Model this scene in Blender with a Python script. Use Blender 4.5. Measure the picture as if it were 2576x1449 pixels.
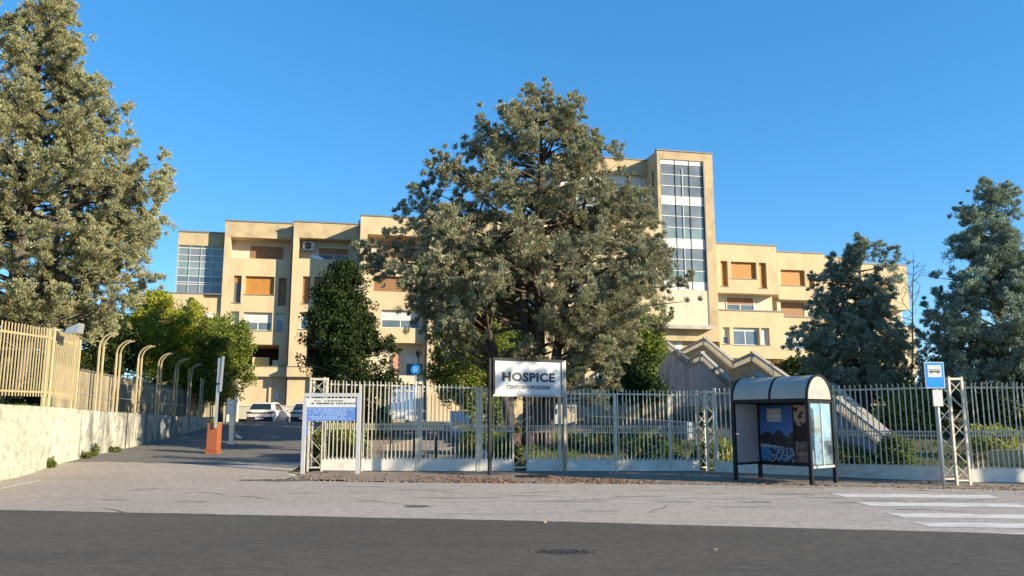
import bpy, math, random
import numpy as np
from mathutils import Vector, Matrix

R = math.radians
sc = bpy.context.scene
for ob in list(bpy.data.objects):
    bpy.data.objects.remove(ob, do_unlink=True)
random.seed(7)

# ------------------------------------------------------------------ camera
FPX, PITCH, PX, PY, EYE = 2050.0, R(9.1), 1288.0, 724.5, 1.65
cam_d = bpy.data.cameras.new('camera')
cam_d.sensor_width = 36.0
cam_d.lens = FPX / 2576.0 * 36.0
cam_d.clip_end = 3000.0
cam = bpy.data.objects.new('camera', cam_d)
cam.location = (0, 0, EYE)
cam.rotation_euler = (R(90) + PITCH, 0, 0)
sc.collection.objects.link(cam)
sc.camera = cam

# ------------------------------------------------------------------ sky, sun, exposure
SUN_AZ, SUN_EL = R(64.0), R(20.5)           # azimuth to the right of straight behind the camera
S = Vector((math.sin(SUN_AZ) * math.cos(SUN_EL), -math.cos(SUN_AZ) * math.cos(SUN_EL), math.sin(SUN_EL)))
world = bpy.data.worlds.new('World')
sc.world = world
world.use_nodes = True
wt = world.node_tree
wt.nodes.clear()
sky = wt.nodes.new('ShaderNodeTexSky')
sky.sky_type = 'NISHITA'
sky.sun_disc = False
sky.sun_elevation = SUN_EL
sky.sun_rotation = math.atan2(S.x, S.y)
sky.altitude = 3500.0
sky.air_density = 1.0
sky.dust_density = 0.4
sky.ozone_density = 2.8
bg = wt.nodes.new('ShaderNodeBackground')
bg.inputs['Strength'].default_value = 0.115
wo = wt.nodes.new('ShaderNodeOutputWorld')
hs_ = wt.nodes.new('ShaderNodeHueSaturation')
hs_.inputs['Saturation'].default_value = 1.62
gm_ = wt.nodes.new('ShaderNodeGamma')
gm_.inputs['Gamma'].default_value = 0.6
wt.links.new(sky.outputs[0], gm_.inputs['Color'])
wt.links.new(gm_.outputs[0], hs_.inputs['Color'])
wt.links.new(hs_.outputs[0], bg.inputs[0])
wt.links.new(bg.outputs[0], wo.inputs[0])

sun_d = bpy.data.lights.new('sun', 'SUN')
sun_d.energy = 2.55
sun_d.angle = R(0.53)
sun_d.color = (1.0, 0.86, 0.62)
sun = bpy.data.objects.new('sun', sun_d)
sun.rotation_euler = S.to_track_quat('Z', 'Y').to_euler()
sun.location = S * 60
sc.collection.objects.link(sun)

vs = sc.view_settings
sc.display_settings.display_device = 'sRGB'
vs.view_transform = 'Standard'
vs.look = 'None'
vs.exposure = 1.98
vs.gamma = 1.0
vs.use_curve_mapping = False
sc.cycles.max_bounces = 6
sc.cycles.transparent_max_bounces = 8

# ------------------------------------------------------------------ helpers
COL = sc.collection
ORG = {}


def ray(x, y):
    u, v = (x - PX) / FPX, (y - PY) / FPX
    c, s = math.cos(PITCH), math.sin(PITCH)
    return Vector((u, c + v * s, s - v * c))


def at(x, y, Y):                      # the point seen at photo position x, y at distance Y
    d = ray(x, y)
    return Vector((0, 0, EYE)) + d * (Y / d.y)


def gnd(x, y, z=0.0):                 # the point of the level z seen at x, y
    d = ray(x, y)
    return Vector((0, 0, EYE)) + d * ((z - EYE) / d.z)


def zat(y, Y, x=1288):
    return at(x, y, Y).z


def sm(a, b, x):
    t = max(0.0, min(1.0, (x - a) / (b - a)))
    return t * t * (3 - 2 * t)


def tag(o, label=None, cat=None, group=None, kind=None):
    if label: o['label'] = label
    if cat: o['category'] = cat
    if group: o['group'] = group
    if kind: o['kind'] = kind
    return o


def thing(name, label, cat, loc=(0, 0, 0), group=None):
    o = bpy.data.objects.new(name, None)
    o.empty_display_size = 0.3
    o.location = loc
    COL.objects.link(o)
    ORG[o.name] = Vector(loc)
    return tag(o, label, cat, group)


def link(name, me, mat=None, parent=None, org=None):
    o = bpy.data.objects.new(name, me)
    COL.objects.link(o)
    if mat is not None and not me.materials:
        me.materials.append(mat)
    if parent is not None:
        o.parent = parent
        ORG[o.name] = ORG[parent.name]
    else:
        ORG[o.name] = Vector(org or (0, 0, 0))
        o.location = ORG[o.name]
    return o


class MB:
    def __init__(s):
        s.v, s.f = [], []

    def add(s, vs_, fs):
        n = len(s.v)
        s.v += [tuple(p) for p in vs_]
        s.f += [tuple(n + i for i in f) for f in fs]
        return s

    def quad(s, *p):
        return s.add(p, [tuple(range(len(p)))])

    def hexa(s, a):                   # eight corners: bottom four, top four
        return s.add(a, [(3, 2, 1, 0), (4, 5, 6, 7), (0, 1, 5, 4), (1, 2, 6, 5), (2, 3, 7, 6), (3, 0, 4, 7)])

    def box(s, x0, y0, z0, x1, y1, z1):
        return s.hexa([(x0, y0, z0), (x1, y0, z0), (x1, y1, z0), (x0, y1, z0),
                       (x0, y0, z1), (x1, y0, z1), (x1, y1, z1), (x0, y1, z1)])

    def bar(s, p, q, w, h=None, side=None):
        p, q = Vector(p), Vector(q)
        h = w if h is None else h
        d = (q - p).normalized()
        if side is None:
            side = d.cross(Vector((0, 0, 1)))
            if side.length < 1e-3:
                side = Vector((1, 0, 0))
        side = Vector(side).normalized()
        up = side.cross(d).normalized()
        a, b = side * (w / 2), up * (h / 2)
        return s.hexa([p - a - b, p + a - b, p + a + b, p - a + b, q - a - b, q + a - b, q + a + b, q - a + b])

    def tube(s, pts, rad, n=8):
        pts = [Vector(p) for p in pts]
        if not hasattr(rad, '__len__'):
            rad = [rad] * len(pts)
        base = len(s.v)
        ref = None
        for i, p in enumerate(pts):
            d = (pts[min(i + 1, len(pts) - 1)] - pts[max(i - 1, 0)]).normalized()
            if ref is None:
                ref = d.cross(Vector((0.31, 0.95, 0.05)))
                if ref.length < 0.05:
                    ref = d.cross(Vector((1, 0, 0)))
            a = (ref - d * ref.dot(d)).normalized()
            ref = a
            b = d.cross(a)
            for k in range(n):
                t = 2 * math.pi * k / n
                s.v.append(tuple(p + (a * math.cos(t) + b * math.sin(t)) * rad[i]))
        for i in range(len(pts) - 1):
            for k in range(n):
                k2 = (k + 1) % n
                s.f.append((base + i * n + k, base + i * n + k2, base + (i + 1) * n + k2, base + (i + 1) * n + k))
        s.f.append(tuple(base + k for k in reversed(range(n))))
        s.f.append(tuple(base + (len(pts) - 1) * n + k for k in range(n)))
        return s

    def prism(s, poly, d):            # a closed outline swept by the vector d
        n = len(poly)
        a = [Vector(p) for p in poly]
        b = [p + Vector(d) for p in a]
        fs = [tuple(reversed(range(n))), tuple(range(n, 2 * n))]
        fs += [(i, (i + 1) % n, n + (i + 1) % n, n + i) for i in range(n)]
        return s.add(a + b, fs)

    def disc(s, c, ax, r, n=16, th=0.02):
        c, ax = Vector(c), Vector(ax).normalized()
        a = ax.cross(Vector((0, 0, 1)))
        if a.length < 1e-3:
            a = Vector((1, 0, 0))
        a.normalize()
        b = ax.cross(a)
        return s.prism([c + (a * math.cos(2 * math.pi * k / n) + b * math.sin(2 * math.pi * k / n)) * r for k in range(n)], ax * th)

    def mesh(s, name, org):
        me = bpy.data.meshes.new(name)
        o = Vector(org)
        me.from_pydata([tuple(Vector(p) - o) for p in s.v], [], s.f)
        me.validate()
        bm_fix(me)
        return me

    def build(s, name, mat, parent=None, org=None, smooth=False, bevel=0.0):
        o0 = ORG[parent.name] if parent is not None else Vector(org or (0, 0, 0))
        me = s.mesh(name, o0)
        o = link(name, me, mat, parent, o0)
        if smooth:
            me.polygons.foreach_set('use_smooth', [True] * len(me.polygons))
        if bevel:
            m = o.modifiers.new('bevel', 'BEVEL')
            m.width = bevel
            m.segments = 2
            m.limit_method = 'ANGLE'
        return o


import bmesh


def bm_fix(me):
    b = bmesh.new()
    b.from_mesh(me)
    bmesh.ops.recalc_face_normals(b, faces=b.faces)
    b.to_mesh(me)
    b.free()


def dup(o, name=None, parent=None):   # one object, sharing its mesh
    c = o.copy()
    COL.objects.link(c)
    if parent is not None:
        c.parent = parent
    ORG[c.name] = ORG[o.name]
    return c


def dup_tree(root, loc, rz):
    r = root.copy()
    COL.objects.link(r)
    r.location = loc
    r.rotation_euler = (0, 0, rz)
    for ch in list(root.children):
        c = ch.copy()
        COL.objects.link(c)
        c.parent = r
        for g in list(ch.children):
            d = g.copy()
            COL.objects.link(d)
            d.parent = c
    return r


# ------------------------------------------------------------------ materials
def nodes(m):
    m.use_nodes = True
    nt = m.node_tree
    nt.nodes.clear()
    out = nt.nodes.new('ShaderNodeOutputMaterial')
    p = nt.nodes.new('ShaderNodeBsdfPrincipled')
    nt.links.new(p.outputs[0], out.inputs[0])
    return nt, p, out


def N(nt, t, **kw):
    n = nt.nodes.new(t)
    for k, v in kw.items():
        if k in n.inputs:
            n.inputs[k].default_value = v
        else:
            setattr(n, k, v)
    return n


def ramp(nt, fac, stops):
    r = nt.nodes.new('ShaderNodeValToRGB')
    el = r.color_ramp.elements
    while len(el) > 1:
        el.remove(el[-1])
    for k, (p, c) in enumerate(stops):
        if k == 0:
            e = el[0]
            e.position = p
        else:
            e = el.new(p)
        e.color = (c[0], c[1], c[2], 1) if hasattr(c, '__len__') else (c, c, c, 1)
    nt.links.new(fac, r.inputs[0])
    return r.outputs[0]


def pos(nt, scale=(1, 1, 1), space='world'):
    mp = nt.nodes.new('ShaderNodeMapping')
    mp.inputs['Scale'].default_value = scale
    if space == 'world':
        g = nt.nodes.new('ShaderNodeNewGeometry')
        nt.links.new(g.outputs['Position'], mp.inputs['Vector'])
    else:
        g = nt.nodes.new('ShaderNodeTexCoord')
        nt.links.new(g.outputs['Object'], mp.inputs['Vector'])
    return mp.outputs[0]


def noise(nt, vec, scale, detail=4, rough=0.6, dist=0.0):
    n = N(nt, 'ShaderNodeTexNoise')
    n.inputs['Scale'].default_value = scale
    n.inputs['Detail'].default_value = detail
    n.inputs['Roughness'].default_value = rough
    n.inputs['Distortion'].default_value = dist
    nt.links.new(vec, n.inputs['Vector'])
    return n.outputs['Fac']


def mixc(nt, fac, a, b, mode='MIX'):
    m = nt.nodes.new('ShaderNodeMix')
    m.data_type = 'RGBA'
    m.blend_type = mode
    for v, i in ((fac, 0), (a, 6), (b, 7)):
        if hasattr(v, 'is_linked') or hasattr(v, 'links'):
            nt.links.new(v, m.inputs[i])
        elif hasattr(v, '__len__'):
            m.inputs[i].default_value = (*v[:3], 1)
        else:
            m.inputs[i].default_value = v
    return m.outputs[2]


def bump(nt, p, h, strength, dist=0.02):
    b = nt.nodes.new('ShaderNodeBump')
    b.inputs['Strength'].default_value = strength
    b.inputs['Distance'].default_value = dist
    nt.links.new(h, b.inputs['Height'])
    nt.links.new(b.outputs[0], p.inputs['Normal'])


def mat(name, col, rough=0.6, metal=0.0, var=0.12, scale=3.0, stain=None, stain_scale=(1.5, 1.5, 0.4), stain_amt=0.4,
        bmp=0.0, bscale=60.0, spec=0.5, space='world'):
    m = bpy.data.materials.new(name)
    nt, p, _ = nodes(m)
    v = pos(nt, space=space)
    n = noise(nt, v, scale, 5)
    a = tuple(c * (1 - var) for c in col)
    b = tuple(min(1, c * (1 + var)) for c in col)
    c = ramp(nt, n, [(0.3, a), (0.7, b)])
    if stain:
        v2 = pos(nt, stain_scale, space)
        n2 = noise(nt, v2, 1.0, 8, 0.65, 0.3)
        f = ramp(nt, n2, [(0.48, 0.0), (0.66, stain_amt)])
        c = mixc(nt, f, c, stain)
    nt.links.new(c, p.inputs['Base Color'])
    p.inputs['Roughness'].default_value = rough
    p.inputs['Metallic'].default_value = metal
    p.inputs['Specular IOR Level'].default_value = spec
    if bmp:
        bump(nt, p, noise(nt, v, bscale, 3), bmp)
    return m


def foliage(name, stops, tint=(0.8, 1.25), scale=0.6, trans=0.25, accent=None, accent_amt=0.0):
    m = bpy.data.materials.new(name)
    nt, p, out = nodes(m)
    g = nt.nodes.new('ShaderNodeNewGeometry')
    c = ramp(nt, g.outputs['Random Per Island'], stops)
    v = pos(nt)
    n = noise(nt, v, scale, 3)
    t = ramp(nt, n, [(0.35, (tint[0],) * 3), (0.65, (min(1.0, tint[1]),) * 3)])
    c = mixc(nt, 1.0, c, t, 'MULTIPLY')
    if accent:
        n2 = noise(nt, v, 1.9, 2)
        f = ramp(nt, n2, [(0.52, 0.0), (0.64, accent_amt)])
        c = mixc(nt, f, c, accent)
    nt.links.new(c, p.inputs['Base Color'])
    p.inputs['Roughness'].default_value = 0.65
    p.inputs['Specular IOR Level'].default_value = 0.25
    tr = nt.nodes.new('ShaderNodeBsdfTranslucent')
    nt.links.new(c, tr.inputs['Color'])
    mx = nt.nodes.new('ShaderNodeMixShader')
    mx.inputs[0].default_value = trans
    nt.links.new(p.outputs[0], mx.inputs[1])
    nt.links.new(tr.outputs[0], mx.inputs[2])
    nt.links.new(mx.outputs[0], out.inputs[0])
    return m


M = {}
M['stucco'] = mat('yellow_stucco', (0.532, 0.411, 0.250), 0.9, var=0.06, scale=0.6, stain=(0.266, 0.215, 0.130), stain_scale=(0.850, 0.850, 0.282), stain_amt=0.35, bmp=0.15, bscale=25)
M['stucco_old'] = mat('weathered_stucco', (0.446, 0.343, 0.204), 0.9, var=0.1, scale=0.8, stain=(0.192, 0.158, 0.102), stain_scale=(0.850, 0.850, 0.850), stain_amt=0.5, bmp=0.2, bscale=25)
M['cream'] = mat('cream_stucco', (0.562, 0.492, 0.374), 0.9, var=0.06, scale=0.7, stain=(0.305, 0.260, 0.192), stain_amt=0.3, bmp=0.1, bscale=25)
M['coping'] = mat('grey_coping', (0.16, 0.15, 0.14), 0.6, var=0.1)
M['wood'] = mat('sunlit_shutter', (0.420, 0.190, 0.035), 0.6, var=0.18, scale=5.0)  # shutters standing in sun: the brightness is put into the colour
M['wood_shaded'] = mat('shaded_shutter', (0.262, 0.131, 0.055), 0.6, var=0.15, scale=5.0)  # same shutter wood in shade, the shade put into the colour
M['white'] = mat('white_paint', (0.62, 0.60, 0.56), 0.5, var=0.05)
M['white_sheet'] = mat('white_panel', (0.620, 0.620, 0.600), 0.55, var=0.05)
M['alu'] = mat('grey_aluminium', (0.42, 0.45, 0.47), 0.4, 0.3, var=0.05)
M['dark_metal'] = mat('dark_metal', (0.014, 0.015, 0.017), 0.5, 0.0, var=0.15, spec=0.2)
M['fence'] = mat('fence_paint', (0.574, 0.531, 0.426), 0.55, var=0.12, scale=9, stain=(0.339, 0.271, 0.192), stain_scale=(6, 6, 2.5), stain_amt=0.45, bmp=0.05)
M['plinth'] = mat('plinth_paint', (0.660, 0.630, 0.560), 0.6, var=0.08, scale=4, stain=(0.36, 0.3, 0.23), stain_scale=(2.2, 2.2, 3.5), stain_amt=0.5)
M['fence_cream'] = mat('cream_fence_paint', (0.455, 0.366, 0.207), 0.6, var=0.1, scale=6, stain=(0.3, 0.22, 0.12), stain_scale=(5, 5, 1.5), stain_amt=0.4)
M['board_post'] = mat('grey_white_post', (0.420, 0.430, 0.450), 0.45, 0.0, var=0.06)
M['steel'] = mat('galvanised_steel', (0.455, 0.483, 0.511), 0.4, 0.6, var=0.12, scale=8)
M['bronze_steel'] = mat('dull_steel', (0.276, 0.262, 0.235), 0.4, 0.6, var=0.12, scale=8)
M['concrete'] = mat('grey_concrete', (0.286, 0.297, 0.331), 0.9, var=0.12, scale=1.2, stain=(0.102, 0.102, 0.113), stain_scale=(0.850, 0.850, 0.282), stain_amt=0.6, bmp=0.2)
M['tan_wall'] = mat('tan_render', (0.421, 0.312, 0.164), 0.9, var=0.1, scale=1.0, stain=(0.226, 0.158, 0.090), stain_amt=0.5)
M['balustrade'] = mat('balustrade_concrete', (0.403, 0.377, 0.312), 0.85, var=0.12, scale=2.0, stain=(0.249, 0.226, 0.192), stain_scale=(2, 2, 1), stain_amt=0.5)
M['blue'] = mat('blue_sign', (0.011, 0.246, 0.694), 0.35, var=0.02)
M['pale_blue'] = mat('pale_blue_print', (0.100, 0.200, 0.480), 0.45, var=0.03)
M['sign_white'] = mat('sign_white', (0.560, 0.560, 0.550), 0.4, var=0.02)
M['ink'] = mat('dark_ink', (0.020, 0.021, 0.024), 0.5, var=0.05)
M['ink_grey'] = mat('grey_ink', (0.060, 0.060, 0.062), 0.5, var=0.05)
M['orange'] = mat('orange_paint', (0.300, 0.085, 0.030), 0.5, var=0.1, scale=5, stain=(0.25, 0.08, 0.04), stain_scale=(4, 4, 2), stain_amt=0.5)
M['brown_rail'] = mat('brown_rail', (0.09, 0.05, 0.035), 0.5, var=0.1)
M['black'] = mat('black_rubber', (0.02, 0.02, 0.02), 0.7, var=0.1)
M['bark'] = mat('bark', (0.085, 0.058, 0.042), 0.95, var=0.35, scale=7, bmp=0.8, bscale=14)
M['bark_grey'] = mat('grey_bark', (0.100, 0.085, 0.070), 0.95, var=0.3, scale=7, bmp=0.6, bscale=14)
M['roofing'] = mat('roof_membrane', (0.2, 0.19, 0.18), 0.9)
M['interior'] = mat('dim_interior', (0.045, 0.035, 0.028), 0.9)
M['stone_step'] = mat('stone_step', (0.250, 0.208, 0.166), 0.9, var=0.15, scale=2, stain=(0.14, 0.11, 0.08), stain_scale=(1.5, 1.5, 1.5), stain_amt=0.5)
M['brick'] = mat('brick_facing', (0.497, 0.248, 0.166), 0.9, var=0.3, scale=9)
M['car_white'] = mat('white_car_paint', (0.72, 0.72, 0.72), 0.25, 0.0, var=0.01, space='obj')
M['lamp_red'] = mat('dark_red_lens', (0.12, 0.02, 0.02), 0.2, var=0.02)
M['paper'] = mat('paper', (0.72, 0.70, 0.66), 0.8, var=0.03)
M['map_print'] = mat('map_print', (0.55, 0.45, 0.33), 0.7, var=0.3, scale=9)


def glass(name, col, rough=0.06, var=0.3, scale=0.5, spec=0.8):
    m = mat(name, col, rough, 0.0, var=var, scale=scale, spec=spec)
    return m


M['pane'] = glass('window_glass', (0.10, 0.14, 0.17))
M['pane_green'] = glass('green_glass', (0.17, 0.23, 0.23))
M['pane_grey'] = glass('grey_glass', (0.16, 0.185, 0.20))
M['pane_blue'] = glass('blue_glass', (0.14, 0.22, 0.38))
M['car_glass'] = glass('car_glass', (0.02, 0.025, 0.025), var=0.1)


def clear_glass(name, tint, mixf):
    m = bpy.data.materials.new(name)
    nt, p, out = nodes(m)
    tr = nt.nodes.new('ShaderNodeBsdfTransparent')
    tr.inputs[0].default_value = (*tint, 1)
    p.inputs['Base Color'].default_value = (0.5, 0.6, 0.66, 1)
    p.inputs['Roughness'].default_value = 0.06
    p.inputs['Metallic'].default_value = 0.5
    mx = nt.nodes.new('ShaderNodeMixShader')
    mx.inputs[0].default_value = mixf
    nt.links.new(tr.outputs[0], mx.inputs[1])
    nt.links.new(p.outputs[0], mx.inputs[2])
    nt.links.new(mx.outputs[0], out.inputs[0])
    return m


M['shelter_glass'] = clear_glass('shelter_glass', (0.9, 0.95, 0.97), 0.16)
M['frosted'] = mat('frosted_panel', (0.36, 0.35, 0.38), 0.35, 0.0, var=0.12, scale=1.2)
M['canopy'] = mat('smoked_canopy', (0.37, 0.345, 0.305), 0.55, 0.0, var=0.12, scale=1.5, spec=0.25)


def asphalt(name, a, b, patches, grit=0.35, warm=None, streak=0.5, crack=0.55, left_tone=None):
    m = bpy.data.materials.new(name)
    nt, p, _ = nodes(m)
    v = pos(nt)
    big = noise(nt, pos(nt, (0.12, 0.45, 1)), 1.0, 6, 0.65, 0.4)
    c = ramp(nt, big, [(0.40, a), (0.60, b)])
    if left_tone:                          # browner tone blended in towards the left side
        g0 = nt.nodes.new('ShaderNodeSeparateXYZ')
        nt.links.new(v, g0.inputs[0])
        mr = nt.nodes.new('ShaderNodeMapRange')
        for k, q in ((1, -3.0), (2, -13.0), (3, 0.0), (4, 1.0)):
            mr.inputs[k].default_value = q
        nt.links.new(g0.outputs[0], mr.inputs[0])
        m2 = nt.nodes.new('ShaderNodeMath'); m2.operation = 'MULTIPLY'
        nt.links.new(mr.outputs[0], m2.inputs[0])
        nt.links.new(ramp(nt, noise(nt, pos(nt, (0.25, 0.5, 1)), 1.0, 5, 0.65, 0.4), [(0.36, 0.25), (0.62, 1.0)]), m2.inputs[1])
        c = mixc(nt, m2.outputs[0], c, left_tone)
    # long streaks left by wheels and repairs
    st = noise(nt, pos(nt, (0.22, 2.6, 1)), 1.0, 5, 0.6)
    c = mixc(nt, ramp(nt, st, [(0.52, 0.0), (0.62, streak)]), c, patches)
    if warm:
        w = noise(nt, pos(nt, (0.1, 0.2, 1)), 1.0, 3)
        c = mixc(nt, ramp(nt, w, [(0.48, 0.0), (0.62, 0.7)]), c, warm)
    ck = noise(nt, pos(nt, (0.16, 0.55, 1)), 1.0, 5, 0.62, 0.5)
    lines = ramp(nt, ck, [(0.478, 0.0), (0.488, 0.75), (0.494, 0.75), (0.504, 0.0)])
    where = ramp(nt, noise(nt, pos(nt, (0.5, 0.9, 1)), 1.0, 3), [(0.5, 0.0), (0.6, 1.0)])
    mm = nt.nodes.new('ShaderNodeMath'); mm.operation = 'MULTIPLY'
    nt.links.new(lines, mm.inputs[0]); nt.links.new(where, mm.inputs[1])
    c = mixc(nt, mm.outputs[0], c, tuple(x * crack for x in a))
    md = noise(nt, pos(nt, (3.2, 9, 1)), 1.0, 6, 0.75, 0.3)
    c = mixc(nt, 0.32, c, ramp(nt, md, [(0.40, tuple(x * 0.35 for x in a)), (0.60, tuple(min(1, x * 1.6) for x in b))]))
    g = noise(nt, pos(nt, (9, 16, 1)), 1.0, 5, 0.9)
    c = mixc(nt, grit, c, ramp(nt, g, [(0.40, tuple(x * 0.4 for x in a)), (0.60, tuple(min(1, x * 1.5) for x in b))]))
    nt.links.new(c, p.inputs['Base Color'])
    p.inputs['Roughness'].default_value = 0.85
    p.inputs['Specular IOR Level'].default_value = 0.3
    bump(nt, p, noise(nt, v, 70, 2), 0.35, 0.01)
    return m


M['asphalt_light'] = asphalt('worn_asphalt', (0.307, 0.263, 0.229), (0.403, 0.354, 0.310), (0.241, 0.208, 0.180), warm=(0.379, 0.301, 0.229), left_tone=(0.275, 0.215, 0.153))
M['asphalt_dark'] = asphalt('fresh_asphalt', (0.068, 0.059, 0.048), (0.099, 0.085, 0.069), (0.059, 0.053, 0.047), grit=0.28, crack=1.5, warm=(0.130, 0.103, 0.078))
M['asphalt_drive'] = asphalt('driveway_asphalt', (0.125, 0.117, 0.11), (0.165, 0.155, 0.145), (0.10, 0.095, 0.09), grit=0.3, warm=(0.17, 0.15, 0.12))
M['road_paint'] = mat('road_paint', (0.62, 0.60, 0.56), 0.8, var=0.12, scale=6, stain=(0.27, 0.255, 0.24), stain_scale=(1.6, 7, 1), stain_amt=0.85)
M['earth'] = mat('dry_earth', (0.200, 0.160, 0.125), 0.95, var=0.3, scale=2.5, stain=(0.294, 0.192, 0.141), stain_scale=(0.8, 2.0, 1), stain_amt=0.7, bmp=0.5, bscale=20)
M['soil'] = mat('grassy_soil', (0.10, 0.095, 0.045), 0.95, var=0.4, scale=1.5, stain=(0.055, 0.06, 0.025), stain_scale=(0.5, 0.5, 0.5), stain_amt=0.8, bmp=0.6, bscale=10)


def old_wall(name, base, dark, amt, sc2=(1.3, 1.3, 1.3), runs=1.0):
    m = bpy.data.materials.new(name)
    nt, p, _ = nodes(m)
    v = pos(nt)
    c = ramp(nt, noise(nt, v, 0.8, 5), [(0.3, tuple(x * 0.88 for x in base)), (0.7, base)])
    # mould in vertical runs, thicker further up the drive, and small blotches
    n1 = noise(nt, pos(nt, (3.0, 1.6, 0.28)), 1.0, 8, 0.7, 0.25)
    n2 = noise(nt, pos(nt, sc2), 2.6, 8, 0.75, 0.6)
    c = mixc(nt, ramp(nt, n1, [(0.44, 0.0), (0.58, amt * runs)]), c, dark)
    c = mixc(nt, ramp(nt, n2, [(0.52, 0.0), (0.60, amt * 0.9)]), c, tuple(x * 1.3 for x in dark))
    nt.links.new(c, p.inputs['Base Color'])
    p.inputs['Roughness'].default_value = 0.92
    bump(nt, p, n2, 0.35, 0.03)
    return m


M['old_plaster'] = old_wall('mouldy_white_plaster', (0.520, 0.500, 0.410), (0.09, 0.088, 0.083), 0.85)
M['pale_plaster'] = old_wall('blotched_cream_plaster', (0.500, 0.480, 0.380), (0.13, 0.12, 0.10), 0.72, (1.5, 1.5, 1.5), 0.25)
M['beige_render'] = old_wall('stained_beige_render', (0.373, 0.310, 0.193), (0.11, 0.10, 0.08), 0.65)
M['leaf_litter'] = foliage('leaf_litter', [(0.0, (0.111, 0.049, 0.028)), (0.4, (0.221, 0.099, 0.055)), (0.75, (0.309, 0.166, 0.099)), (1.0, (0.376, 0.243, 0.144))], trans=0.1)
M['cypress_warm'] = foliage('cypress_left', [(0.0, (0.190, 0.220, 0.108)), (0.4, (0.359, 0.370, 0.185)), (0.75, (0.471, 0.462, 0.259)), (0.93, (0.529, 0.572, 0.389)), (1.0, (0.377, 0.202, 0.087))], trans=0.22, tint=(0.75, 1.0), accent=(0.377, 0.251, 0.108), accent_amt=0.45)
M['cypress'] = foliage('cypress_grey', [(0.0, (0.153, 0.181, 0.109)), (0.4, (0.288, 0.310, 0.186)), (0.75, (0.403, 0.409, 0.248)), (0.93, (0.518, 0.548, 0.372)), (1.0, (0.381, 0.202, 0.100))], trans=0.22, tint=(0.75, 1.0), accent=(0.288, 0.181, 0.094), accent_amt=0.5)
M['cypress_blue'] = foliage('cypress_blue', [(0.0, (0.132, 0.202, 0.158)), (0.5, (0.290, 0.369, 0.272)), (1.0, (0.528, 0.594, 0.450))], trans=0.2, tint=(0.7, 1.0))
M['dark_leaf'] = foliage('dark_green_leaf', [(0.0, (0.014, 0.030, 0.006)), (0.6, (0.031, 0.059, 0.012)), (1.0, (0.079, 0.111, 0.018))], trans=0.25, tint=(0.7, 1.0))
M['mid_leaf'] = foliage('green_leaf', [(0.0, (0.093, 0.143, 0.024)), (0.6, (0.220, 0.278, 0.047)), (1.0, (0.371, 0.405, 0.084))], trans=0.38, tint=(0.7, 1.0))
M['yellow_leaf'] = foliage('yellow_green_leaf', [(0.0, (0.206, 0.261, 0.026)), (0.6, (0.442, 0.458, 0.046)), (1.0, (0.631, 0.589, 0.094))], trans=0.42, tint=(0.75, 1.0))
M['weed'] = foliage('weed_leaf', [(0.0, (0.06, 0.10, 0.015)), (0.6, (0.13, 0.18, 0.03)), (1.0, (0.24, 0.24, 0.06))], trans=0.35)
M['dry_grass'] = foliage('dry_grass', [(0.0, (0.12, 0.13, 0.03)), (0.6, (0.24, 0.21, 0.08)), (1.0, (0.34, 0.27, 0.13))], trans=0.3)
# ------------------------------------------------------------------ terrain
WALL_PTS = [(-12.6, 15.5), (-13.6, 21.6), (-14.75, 26.6), (-15.05, 30.0), (-15.2, 33.5), (-15.7, 38.5), (-16.3, 43.4), (-17.3, 49.5)]
WALL_TOP = [2.05, 2.03, 2.01, 1.92, 1.85, 1.76, 1.73, 1.74]


def wall_x(Y):
    return float(np.interp(Y, [p[1] for p in WALL_PTS], [p[0] for p in WALL_PTS]))


def wall_t(Y):
    return float(np.interp(Y, [p[1] for p in WALL_PTS], WALL_TOP))


def drive_z(Y):
    if Y < 24: return 0.0
    z = 0.0565 * (min(Y, 50.0) - 24) * sm(22, 27, Y)
    return z - 0.32 * sm(50, 53, Y)


def H(X, Y):
    g = 1.15 * sm(27.5, 41.5, Y) + 0.3 * sm(41, 60, Y)
    hill = 1.2 * sm(34, 62, Y) * sm(1.0, 15, X)
    g += hill
    edge = -6.9 - max(0, Y - 26.5) * 0.2
    w = sm(edge - 0.4, edge + 0.8, X)
    return drive_z(Y) * (1 - w) + g * w


def grid_sheet(name, x0, x1, y0, y1, nx, ny, zf, mat_, keep=None):
    xs, ys = np.linspace(x0, x1, nx), np.linspace(y0, y1, ny)
    v = [(x, y, zf(x, y)) for y in ys for x in xs]
    f = []
    for j in range(ny - 1):
        for i in range(nx - 1):
            if keep and not keep((xs[i] + xs[i + 1]) / 2, (ys[j] + ys[j + 1]) / 2): continue
            a = j * nx + i
            f.append((a, a + 1, a + nx + 1, a + nx))
    me = bpy.data.meshes.new(name)
    me.from_pydata(v, [], f)
    me.polygons.foreach_set('use_smooth', [True] * len(f))
    return link(name, me, mat_)


def flat(name, poly, z, mat_):
    me = bpy.data.meshes.new(name)
    me.from_pydata([(p[0], p[1], z) for p in poly], [], [tuple(range(len(poly)))])
    bm_fix(me)
    if me.polygons[0].normal.z < 0:
        me.flip_normals()
    return link(name, me, mat_)


far = flat('ground', [(-900, -300), (900, -300), (900, 1500), (-900, 1500)], -0.08, M['soil'])
tag(far, kind='structure')
hillside = grid_sheet('terrain', -60, 90, 22.0, 130, 151, 109, lambda x, y: H(x, y) - 0.03 - (0.03 if y < 26.2 else 0), M['soil'])
tag(hillside, kind='structure')
apron = flat('forecourt', [(-30, -6), (70, -6), (70, 19.0), (11.5, 20.2), (3, 21.6), (-3, 21.9), (-6.2, 22.6), (-6.6, 26.2), (-30, 26.2)], -0.004, M['asphalt_light'])
tag(apron, kind='structure')
rng = random.Random(3)
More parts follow.
